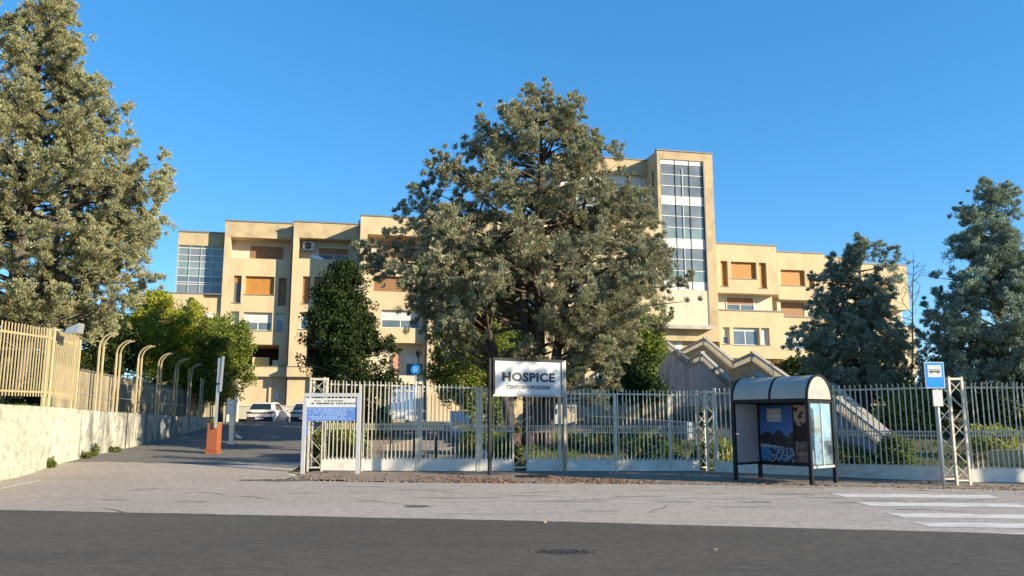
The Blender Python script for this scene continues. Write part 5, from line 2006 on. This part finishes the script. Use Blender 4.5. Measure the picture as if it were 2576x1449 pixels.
# the great grey-green cypress in the middle
YB = 34.0
xb = at(1345, 1130, YB).x
pr = prof([(232, 1350, 1385), (270, 1318, 1462), (300, 1215, 1470), (345, 1165, 1500), (400, 1095, 1545), (470, 1050, 1580), (540, 1010, 1625), (600, 950, 1645),
           (660, 930, 1680), (715, 945, 1725), (765, 1010, 1715), (815, 1040, 1660), (865, 1085, 1610), (915, 1330, 1590), (960, 1400, 1560)], YB, 1345, .98)
sx = lambda x: at(x, 700, YB).x - xb
tree('great grey-green cypress with three trunks behind the lettered sign', 'tree', 'cypress_tree', xb, YB, H(xb, YB), pr, 'cypress', 'bark',
     215, 23, .25, 96, .09, .042, 11,
     [(-.15, 0, sx(1300), .1, zat(560, YB), .22, .05), (.05, .1, sx(1365), .3, zat(290, YB), .30, .03), (-.9, -.1, sx(1180), -.3, zat(640, YB), .22, .04), (.3, -.1, sx(1480), -.2, zat(480, YB), .24, .04)],
     spikes=[(1372, 222, 0), (1450, 228, .3), (1365, 262, .2), (1452, 262, .3), (1207, 285, 0), (1222, 320, 0), (1160, 345, .2), (1265, 270, .3), (1300, 268, -.3), (1082, 405, 0), (1090, 440, .3), (1555, 352, 0),
             (1560, 390, .2), (1040, 470, -.3), (1015, 510, 0), (1650, 545, 0), (905, 600, 0), (920, 640, .5), (925, 660, -.5), (1740, 735, 0), (1735, 700, .5), (1690, 800, 0), (1500, 330, 0), (1420, 300, .2), (1590, 440, -.5), (1612, 470, -.3), (1600, 505, -.8), (1625, 520, .2), (1580, 470, -1.2), (1635, 590, -.5), (1560, 430, -.6),
             (1540, 960, -1.5), (1525, 985, -1.6), (1500, 930, -1.2), (1545, 900, -1.2), (1560, 940, -1.0), (1480, 900, -1.2), (1520, 870, -.8), (1500, 850, -1.0)], inner=.5, shell_pow=1.6, limb_r=.045, jitter=.23, gaps=-.30, skip=lambda x, z: z < zat(770, YB) and 1130 < x < 1430)
# the warm lit cypress filling the left edge
YL = 33.0
cl = at(40, 700, YL).x
pr = prof([(-170, 20, 62), (-60, -20, 78), (40, -60, 100), (120, -110, 165), (200, -160, 215), (270, -190, 268), (340, -230, 315), (430, -270, 400), (480, -280, 408), (540, -290, 382), (620, -300, 365), (690, -300, 385), (740, -300, 345), (790, -290, 300), (835, -280, 190)], YL, 40)
tree('tall sunlit cypress towering over the cream fence at the left edge', 'tree', 'cypress_tree', cl, YL, 1.75, pr, 'cypress_warm', 'bark_grey',
     230, 23, .27, 92, .095, .045, 12, [(0, 0, 0, 0, zat(-120, YL), .38, .03), (.6, -.3, 2.4, -.5, zat(430, YL), .2, .03)],
     spikes=[(418, 432, 0), (405, 462, -.4), (420, 455, .3), (388, 548, 0), (325, 345, 0), (262, 250, 0), (150, 105, 0), (165, 165, .3), (105, 75, 0), (345, 600, 0), (400, 690, 0), (230, 225, -.5), (290, 330, .4)], gaps=-.40, inner=.5, shell_pow=1.6, limb_r=.045, jitter=.24)
# blue-green cypresses at the right
YR = 42.0
xr_ = at(2165, 900, YR).x
pr = prof([(612, 2190, 2235), (660, 2165, 2255), (700, 2095, 2270), (750, 2065, 2275), (800, 2065, 2270), (850, 2010, 2290), (900, 2035, 2300), (940, 2060, 2310), (985, 2080, 2300)], YR, 2180)
tree('blue-green cypress in front of the right end of the hospital', 'tree', 'cypress_tree', xr_, YR, H(xr_, YR), pr, 'cypress_blue', 'bark_grey',
     150, 18, .26, 76, .10, .047, 13, [(0, 0, .3, 0, zat(640, YR), .22, .03), (.3, .1, -1.2, .2, zat(720, YR), .14, .03)],
     spikes=[(2213, 605, 0), (2245, 612, 0), (2085, 665, 0), (2095, 655, .2), (2040, 690, 0), (1985, 850, 0), (1995, 845, .3), (2260, 650, 0), (2050, 715, 0), (2270, 690, 0)], inner=.45, shell_pow=1.3, gaps=-.38, jitter=.22)
YQ = 38.0
xq = at(2520, 900, YQ).x
pr = prof([(480, 2505, 2545), (510, 2440, 2560), (560, 2430, 2565), (610, 2425, 2590), (650, 2405, 2620), (700, 2365, 2660), (760, 2350, 2700), (800, 2325, 2720), (850, 2310, 2740), (900, 2320, 2750), (950, 2320, 2750), (990, 2330, 2740)], YQ, 2520)
tree('tall blue-green cypress rising at the right edge above the bus stop', 'tree', 'cypress_tree', xq, YQ, H(xq, YQ), pr, 'cypress_blue', 'bark_grey',
     185, 20, .27, 76, .10, .047, 14, [(0, 0, .15, 0, zat(500, YQ), .3, .03), (.3, .2, 1.5, .2, zat(640, YQ), .2, .03)],
     spikes=[(2535, 462, 0), (2555, 475, .2), (2432, 500, 0), (2412, 530, 0), (2400, 590, 0), (2560, 520, 0), (2352, 680, 0), (2480, 475, 0)], inner=.45, shell_pow=1.3, gaps=-.38, jitter=.23)
# dark broadleaf tree behind the notice board
YD = 31.0
xd = at(862, 1100, YD).x
pr = prof([(672, 838, 852), (700, 805, 880), (740, 778, 905), (790, 756, 920), (840, 748, 938), (880, 752, 955), (920, 752, 968), (955, 765, 970), (985, 780, 960)], YD, 855, .9)
tree('dark green broadleaf tree behind the blue notice board', 'tree', 'broadleaf_tree', xd, YD, H(xd, YD), pr, 'dark_leaf', 'bark_grey',
     150, 8, .30, 40, .11, .07, 15, [(0, 0, -.1, 0, zat(690, YD), .16, .02)], flat_=True, plume=.35, inner=.45, jitter=.22, gaps=-.28,
     spikes=[(845, 665, 0), (880, 680, 0), (985, 855, 0), (995, 870, -.3), (985, 935, -.6), (980, 955, -.8), (990, 965, -.6)])
# lit garden trees around the middle
YG1 = 43.0
xg = at(1190, 1000, YG1).x
pr = prof([(790, 1150, 1205), (820, 1110, 1250), (860, 1085, 1290), (910, 1082, 1300), (950, 1085, 1300), (985, 1105, 1290), (1020, 1130, 1280)], YG1, 1190)
tree('yellow-green bushy tree between the entrance and the great cypress', 'tree', 'broadleaf_tree', xg, YG1, H(xg, YG1), pr, 'mid_leaf', 'bark_grey',
     130, 8, .34, 38, .125, .08, 16, [(0, 0, 0, 0, zat(810, YG1), .14, .02)], flat_=True, plume=.3, inner=.45, jitter=.3, gaps=-.25)
YG2 = 46.0
xg = at(1270, 1000, YG2).x
pr = prof([(755, 1240, 1300), (790, 1215, 1315), (850, 1205, 1325), (920, 1215, 1325), (990, 1230, 1320)], YG2, 1270)
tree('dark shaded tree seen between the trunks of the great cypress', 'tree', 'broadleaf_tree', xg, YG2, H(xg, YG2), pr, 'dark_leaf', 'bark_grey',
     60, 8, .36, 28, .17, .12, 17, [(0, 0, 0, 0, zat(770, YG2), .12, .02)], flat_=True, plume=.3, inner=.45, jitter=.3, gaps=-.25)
YG3 = 52.0
xg = at(1615, 1000, YG3).x
pr = prof([(800, 1585, 1652), (830, 1565, 1662), (880, 1550, 1660), (920, 1545, 1640), (950, 1560, 1630)], YG3, 1610)
tree('green broadleaf tree beside the upper end of the outdoor staircase', 'tree', 'broadleaf_tree', xg, YG3, H(xg, YG3), pr, 'mid_leaf', 'bark_grey',
     70, 8, .42, 28, .19, .13, 18, [(0, 0, 0, 0, zat(820, YG3), .12, .02)], flat_=True, plume=.2, inner=.4, jitter=.3)
# trees behind the rendered wall on the left
YH = 45.0
for (cxp, rows, matn, lab, sd, yy, nb) in [
    (385, [(745, 350, 430), (775, 320, 475), (810, 300, 505), (850, 290, 510), (900, 300, 500), (950, 320, 490), (990, 340, 480)], 'yellow_leaf', 'bright yellow-green tree behind the arched fence posts', 21, 45.0, 120),
    (555, [(800, 490, 595), (830, 470, 615), (870, 462, 622), (910, 465, 622), (945, 470, 630), (985, 490, 600)], 'mid_leaf', 'green tree leaning over the driveway beside the white car', 22, 46.0, 120),
    (470, [(768, 430, 510), (800, 405, 540), (850, 385, 560), (900, 380, 560), (950, 390, 555), (995, 400, 545)], 'mid_leaf', 'mid green tree between the yellow-green tree and the driveway', 23, 48.0, 110),
    (230, [(775, 160, 285), (800, 120, 320), (850, 105, 335), (900, 110, 330), (950, 140, 330), (985, 160, 320)], 'dark_leaf', 'dark green bushy tree beneath the tall left cypress', 24, 40.0, 110)]:
    xg = at(cxp, 1000, yy).x
    pr = prof(rows, yy, cxp, .93)
    tree(lab, 'tree', 'broadleaf_tree', xg, yy, 1.6, pr, matn, 'bark_grey', nb, 8, .36, 42, .125, .085, sd, [(0, 0, 0, 0, zat(rows[0][0] + 15, yy), .14, .02)], flat_=True, plume=.3, inner=.4, jitter=.3, gaps=-.25)


# leafless tree
YN = 46.0
bx_ = at(2285, 930, YN).x
bt_ = thing('bare_tree', 'leafless grey tree against the sky between the two right cypresses', 'tree', (bx_, YN, H(bx_, YN)))
rb = random.Random(31)
mbT, mbL = MB(), MB()
tipz = zat(632, YN)
base = Vector((bx_, YN, H(bx_, YN) - .1))
tr_pts = [base.lerp(Vector((at(2296, 640, YN).x, YN, tipz)), k / 8) + Vector((rb.gauss(0, .04), 0, 0)) for k in range(9)]
mbT.tube(tr_pts, [.075 * (1 - k / 8) + .01 for k in range(9)], 6)
mbT.build('trunk', M['bark_grey'], bt_)


def twig(p, d, L, r, lev):
    pts = [p]
    for k in range(4):
        d = (d + Vector((rb.gauss(0, .18), rb.gauss(0, .18), rb.gauss(.05, .12)))).normalized()
        pts.append(pts[-1] + d * L / 4)
    mbL.tube(pts, [r * (1 - k / 5) + .004 for k in range(5)], 4)
    if lev:
        for k in (1, 2, 3, 4):
            if rb.random() < .75:
                twig(pts[k], (d + Vector((rb.gauss(0, .8), rb.gauss(0, .6), rb.gauss(.1, .5)))).normalized(), L * .5, r * .55, lev - 1)


for k in range(16):
    u = .35 + .62 * k / 16
    i = int(u * 8)
    p = tr_pts[i].lerp(tr_pts[min(8, i + 1)], u * 8 - i)
    s = 1 if rb.random() < .72 else -1
    twig(p, Vector((s * rb.uniform(.5, 1), rb.gauss(0, .5), rb.uniform(.2, .8))).normalized(), rb.uniform(.7, 1.8) * (1.25 - u * .7), .02, 2)
tag(mbL.build('limbs', M['bark_grey'], bt_), kind='stuff')


def bush(label, x, y, z, rx, ry, rz, matn, n, seed, ln=.12, wd=.07, name='shrub', per=24, tr=.22, cat='shrub'):
    rng = np.random.default_rng(seed)
    t = thing(name, label, cat, (x, y, z))
    d = nrm(rng.normal(size=(n, 3)))
    d[:, 2] = np.abs(d[:, 2])
    f = rng.uniform(.35, 1, (n, 1)) ** .5 * (1 + .22 * np.sin(d[:, :1] * 7 + seed) * np.cos(d[:, 1:2] * 6))
    tc = np.array([x, y, z]) + d * f * np.array([rx, ry, rz])
    mb = MB()
    for k in range(7):
        q = tc[int(rng.integers(n))]
        mb.tube([(x + rng.normal() * .08, y + rng.normal() * .08, z - .1), ((x + q[0]) / 2, (y + q[1]) / 2, z + (q[2] - z) * .65), tuple(q)], [.03, .02, .008], 5)
    tag(mb.build('stem', M['bark_grey'], t), kind='stuff')
    tag(leaves('foliage', M[matn], t, tc, nrm(d + [0, 0, .5]), np.full(n, tr), per, ln, wd, rng, 1.0, True), kind='stuff')
    return t


def pbush(label, xp, ytop, ybot, wpx, Y, matn, n, seed, **k):
    a = at(xp, ybot, Y)
    zt_ = zat(ytop, Y)
    zb_ = min(a.z, zt_ - .3)
    return bush(label, a.x, Y, zb_, wpx / FPX * Y / 2, wpx / FPX * Y * .4, zt_ - zb_, matn, n, seed, **k)


pbush('clipped green hedge left of the stone steps behind the gate', 850, 1070, 1150, 150, 29.0, 'mid_leaf', 240, 41)
pbush('dark green shrub behind the left fence at the notice board', 930, 1000, 1100, 90, 36.0, 'dark_leaf', 200, 42)
pbush('yellow-green shrub beside the low wall left of the entrance', 960, 1020, 1075, 50, 50.0, 'yellow_leaf', 110, 43)
pbush('low green shrubs on the bank right of the stone steps', 1210, 1075, 1150, 110, 31.0, 'mid_leaf', 220, 44)
pbush('leafy shrub on the bank below the bushy yellow-green tree', 1250, 1010, 1110, 80, 38.0, 'mid_leaf', 200, 45)
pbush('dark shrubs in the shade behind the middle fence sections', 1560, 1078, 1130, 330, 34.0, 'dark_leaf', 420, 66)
pbush('bright weeds behind the short fence left of the lattice column', 1270, 1110, 1160, 60, 28.0, 'weed', 110, 46)
pbush('yellow-green bushes behind the shaded kick plate of the fence', 1650, 1098, 1160, 130, 28.0, 'weed', 300, 47)
pbush('green weeds growing by the lattice column left of the shelter', 1775, 1120, 1195, 70, 27.0, 'weed', 130, 48)
pbush('sunlit weeds behind the fence at the left post of the shelter', 1825, 1115, 1165, 60, 27.2, 'yellow_leaf', 110, 49)
pbush('rounded yellow-green bush behind the fence right of the shelter', 2255, 1095, 1175, 80, 27.0, 'weed', 240, 50)
pbush('low dark plants along the fence right of the shelter', 2140, 1130, 1180, 160, 27.5, 'dark_leaf', 240, 51)
pbush('yellowish plants behind the last fence section', 2500, 1070, 1130, 120, 31.0, 'yellow_leaf', 160, 52)
pbush('green shrub left of the great cypress foot above the gravel bank', 2010, 905, 960, 130, 52.0, 'dark_leaf', 260, 53, tr=.4, ln=.2, wd=.13)
pbush('dark shrub mass on the slope left of the staircase wall', 1590, 900, 1010, 180, 50.0, 'dark_leaf', 330, 54, tr=.45, ln=.2, wd=.13)
pbush('large dark shrub below the right cypress behind the bus stop sign', 2400, 900, 1040, 240, 42.0, 'dark_leaf', 420, 55, tr=.42, ln=.19, wd=.12)
pbush('dark evergreen shrub filling the gap right of the staircase', 2170, 930, 1010, 220, 46.0, 'dark_leaf', 380, 56, tr=.42, ln=.19, wd=.12)
pbush('dark olive shrub behind the last fence section at the far right', 2540, 960, 1075, 200, 36.0, 'dark_leaf', 380, 57, tr=.36, ln=.17, wd=.11)
pbush('green bush at the foot of the right cypress above the staircase', 2290, 980, 1075, 150, 39.0, 'mid_leaf', 280, 58, tr=.36, ln=.17, wd=.11)
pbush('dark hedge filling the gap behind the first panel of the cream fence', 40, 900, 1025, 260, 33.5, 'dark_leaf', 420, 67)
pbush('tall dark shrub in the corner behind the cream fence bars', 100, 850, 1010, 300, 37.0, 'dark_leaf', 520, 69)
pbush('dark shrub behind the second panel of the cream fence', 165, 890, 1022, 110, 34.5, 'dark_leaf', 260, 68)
# weeds at the foot of the retaining wall
for (xp, yt, yb, w, lab, sd) in [(213, 1142, 1162, 26, 'bright green weed tuft at the foot of the retaining wall', 61), (237, 1118, 1150, 16, 'tall thin weed climbing the retaining wall', 62), (128, 1172, 1192, 16, 'small weed at the foot of the wall nearest the white line', 63), (282, 1133, 1147, 40, 'dull weeds where the wall meets the shaded driveway', 64)]:
    Y = min(np.linspace(20, 40, 400), key=lambda q: abs(ray_x(wall_x(q) + .12, q, drive_z(q)) - xp))
    bush(lab, wall_x(Y) + .14, Y, drive_z(Y) + .01, w / FPX * Y / 2, .1, (yb - yt) / FPX * Y, 'weed', 26, sd, ln=.09, wd=.035, name='weed', per=14, tr=.07, cat='weed')
b0 = at(536, 1062, 30.7)
bush('yellow flowering weed growing out of the top of the orange barrier', b0.x, 30.7, zat(1066, 30.7) + .035, .16, .1, .12, 'yellow_leaf', 22, 65, ln=.07, wd=.04, name='weed', per=12, tr=.06, cat='weed')


def grass(name, label, pts_f, n, matn, h, seed):
    rng = np.random.default_rng(seed)
    P = pts_f(rng, n)
    P = np.array([p for p in P])
    n = len(P)
    z = np.array([H(float(x), float(y)) - .03 for x, y in P])
    c = np.column_stack([P, z])
    an = rng.uniform(0, 6.28, n)
    hh = h * rng.uniform(.4, 1.4, n)
    lean = rng.normal(size=(n, 2)) * .35
    tip = c + np.column_stack([lean[:, 0] * hh, lean[:, 1] * hh, hh])
    s = np.column_stack([np.cos(an), np.sin(an), np.zeros(n)]) * .018
    m_ = c * .45 + tip * .55
    o = quads_mesh(name, c - s, m_ + s * .5, tip, m_ - s, M[matn])
    return tag(o, label, 'grass', kind='stuff')


grass('lawn_grass', 'dry yellow grass behind the fence', lambda r, n: np.column_stack([r.uniform(.3, 6.5, n), 26.8 + np.abs(r.normal(0, 1.5, n))]), 14000, 'dry_grass', .2, 71)
grass('bank_grass', 'green grass on the bank beside the steps', lambda r, n: np.column_stack([r.uniform(-2, 2.5, n), r.uniform(28, 40, n)]), 9000, 'weed', .16, 72)
grass('hill_grass', 'rough grass on the slope under the staircase', lambda r, n: np.column_stack([r.uniform(4, 26, n), r.uniform(27, 52, n)]), 18000, 'dark_leaf', .2, 73)
grass('terrace_grass', 'grass behind the cream fence', lambda r, n: np.column_stack([r.uniform(-6.8, -6.2, n), r.uniform(26.6, 31, n)]), 800, 'weed', .15, 74)
rng = np.random.default_rng(75)
n = 5000
Yg_ = rng.uniform(22, 34, n)
c = np.column_stack([[wall_x(y) for y in Yg_] - rng.uniform(.25, 2.6, n), Yg_, [wall_t(y) - .12 for y in Yg_]])
hh = .16 * rng.uniform(.4, 1.4, n)
tip = c + np.column_stack([rng.normal(size=n) * .06, rng.normal(size=n) * .06, hh])
s = np.column_stack([rng.normal(size=n), rng.normal(size=n), np.zeros(n)]) * .014
o = quads_mesh('wall_grass', c - s, c * .5 + tip * .5 + s, tip, c * .5 + tip * .5 - s, M['weed'])
tag(o, 'grass strip on top of the retaining wall', 'grass', kind='stuff')
# a tree outside the right edge whose shade falls on the sign and the verge
xo, yo = 20.0, 18.0
pr = (np.array([4.0, 5.5, 7.5, 8.3, 9.3, 10.2, 11.5]), np.array([.8, 1.4, 1.5, 4.6, 5.4, 3.6, .5]), np.array([1.0, 2.0, 2.0, 2.0, 2.0, 1.5, .5]))
tree('roadside cypress beyond the right edge shading the verge', 'tree', 'cypress_tree', xo, yo, 0, pr, 'cypress', 'bark_grey', 70, 8, .34, 22, .2, .08, 33, [(0, 0, 0, 0, 10.8, .2, .03)], plume=.4)
# ------------------------------------------------------------------ parked cars
def car_body():
    # side outline (y back-to-front, z), rear at y=0 facing the camera
    return


def make_car(loc, rz, label):
    c = thing('parked_car', label, 'car', loc, 'white cars parked by the hospital wall')
    o = Vector(loc)
    W = .92

    def loft(secs, name, m_, bevel=.0):
        # secs: list of (y, [(x,z)...]) cross sections
        v, f = [], []
        n = len(secs[0][1])
        for (y, pr_) in secs:
            v += [(x, y, z) for x, z in pr_]
        for i in range(len(secs) - 1):
            for k in range(n):
                k2 = (k + 1) % n
                f.append((i * n + k, i * n + k2, (i + 1) * n + k2, (i + 1) * n + k))
        f.append(tuple(reversed(range(n)))); f.append(tuple((len(secs) - 1) * n + k for k in range(n)))
        me = bpy.data.meshes.new(name)
        me.from_pydata(v, [], f)
        bm_fix(me)
        ob = link(name, me, M[m_], c)
        if bevel:
            b = ob.modifiers.new('b', 'BEVEL'); b.width = bevel; b.segments = 3; b.limit_method = 'ANGLE'
        me.polygons.foreach_set('use_smooth', [True] * len(me.polygons))
        return ob

    def ring(w0, w1, z0, z1, tuck=.06):
        return [(-w0 + tuck, z0), (w0 - tuck, z0), (w0, z0 + .18), (w1, z1 - .1), (w1 - .12, z1), (-w1 + .12, z1), (-w1, z1 - .1), (-w0, z0 + .18)]
    loft([(-.02, ring(.80, .80, .34, .92)), (.08, ring(.88, .86, .28, .98)), (.6, ring(.91, .89, .24, 1.0)), (2.6, ring(.91, .89, .24, .98)), (3.6, ring(.9, .86, .24, .90)), (4.1, ring(.84, .78, .26, .78)), (4.3, ring(.70, .66, .32, .66))], 'body', 'car_white', .02)
    cab = loft([(.12, [(-.80, .98), (.80, .98), (.74, 1.05), (-.74, 1.05)]), (.45, [(-.84, .98), (.84, .98), (.62, 1.47), (-.62, 1.47)]), (1.0, [(-.84, .97), (.84, .97), (.64, 1.55), (-.64, 1.55)]), (2.1, [(-.84, .97), (.84, .97), (.63, 1.52), (-.63, 1.52)]), (3.0, [(-.82, .95), (.82, .95), (.78, .98), (-.78, .98)])], 'cabin', 'car_white', .02)
    g = MB().quad(o + Vector((-.70, .10, 1.075)), o + Vector((.70, .10, 1.075)), o + Vector((.58, .385, 1.44)), o + Vector((-.58, .385, 1.44))).build('rear_window', M['car_glass'], c)
    for s in (-1, 1):
        MB().quad(o + Vector((s * .842, .62, 1.02)), o + Vector((s * .842, 2.45, 1.02)), o + Vector((s * .665, 2.0, 1.46)), o + Vector((s * .665, .95, 1.48))).build('side_window', M['car_glass'], c)
        MB().box(o.x + s * .70 - .17, o.y - .05, o.z + .80, o.x + s * .70 + .17, o.y + .2, o.z + .93).build('tail_light', M['lamp_red'], c, bevel=.02)
        for y in (.85, 3.45):
            w = MB().disc(o + Vector((s * .93, y, .32)), (-s, 0, 0), .32, 22, .2).build('wheel', M['black'], c)
            MB().disc(o + Vector((s * .935, y, .32)), (s, 0, 0), .2, 16, .012).build('rim', M['steel'], w)
        mr = MB().box(o.x + s * 1.0 - .09, o.y + 2.55, o.z + 1.0, o.x + s * 1.0 + .09, o.y + 2.68, o.z + 1.13).build('wing_mirror', M['car_white'], c, bevel=.03)
    MB().box(o.x - .83, o.y - .10, o.z + .26, o.x + .83, o.y + .2, o.z + .60).build('bumper', M['black'], c, bevel=.04)
    MB().box(o.x - .26, o.y - .115, o.z + .44, o.x + .26, o.y - .102, o.z + .55).build('number_plate', M['sign_white'], c)
    MB().box(o.x - .52, o.y - .035, o.z + .80, o.x + .52, o.y + .1, o.z + .88).build('light_bar', M['lamp_red'], c)
    MB().tube([o + Vector((-.35, .25, 1.10)), o + Vector((.18, .26, 1.14))], .012, 5).build('wiper', M['black'], c)
    return c


a = at(653, 1055, 53.2)
make_car((a.x, 53.2, 1.16), 0, 'white hatchback parked tail out against the hospital wall')
a = at(763, 1055, 53.4)
make_car((a.x, 53.4, 1.16), 0, 'white car half hidden behind the blue notice board')
# low lit wall behind the cars
a, b = at(600, 1050, 60), at(775, 1022, 60)
o = MB().box(a.x, 60, 1.0, b.x, 60.3, b.z).build('low_wall', M['cream'], org=(a.x, 60, 1.0))
tag(o, 'low cream wall behind the parked white cars', 'wall')
MB().box(a.x - .03, 59.96, b.z + .002, b.x + .03, 60.34, b.z + .06).build('coping', M['white'], o)
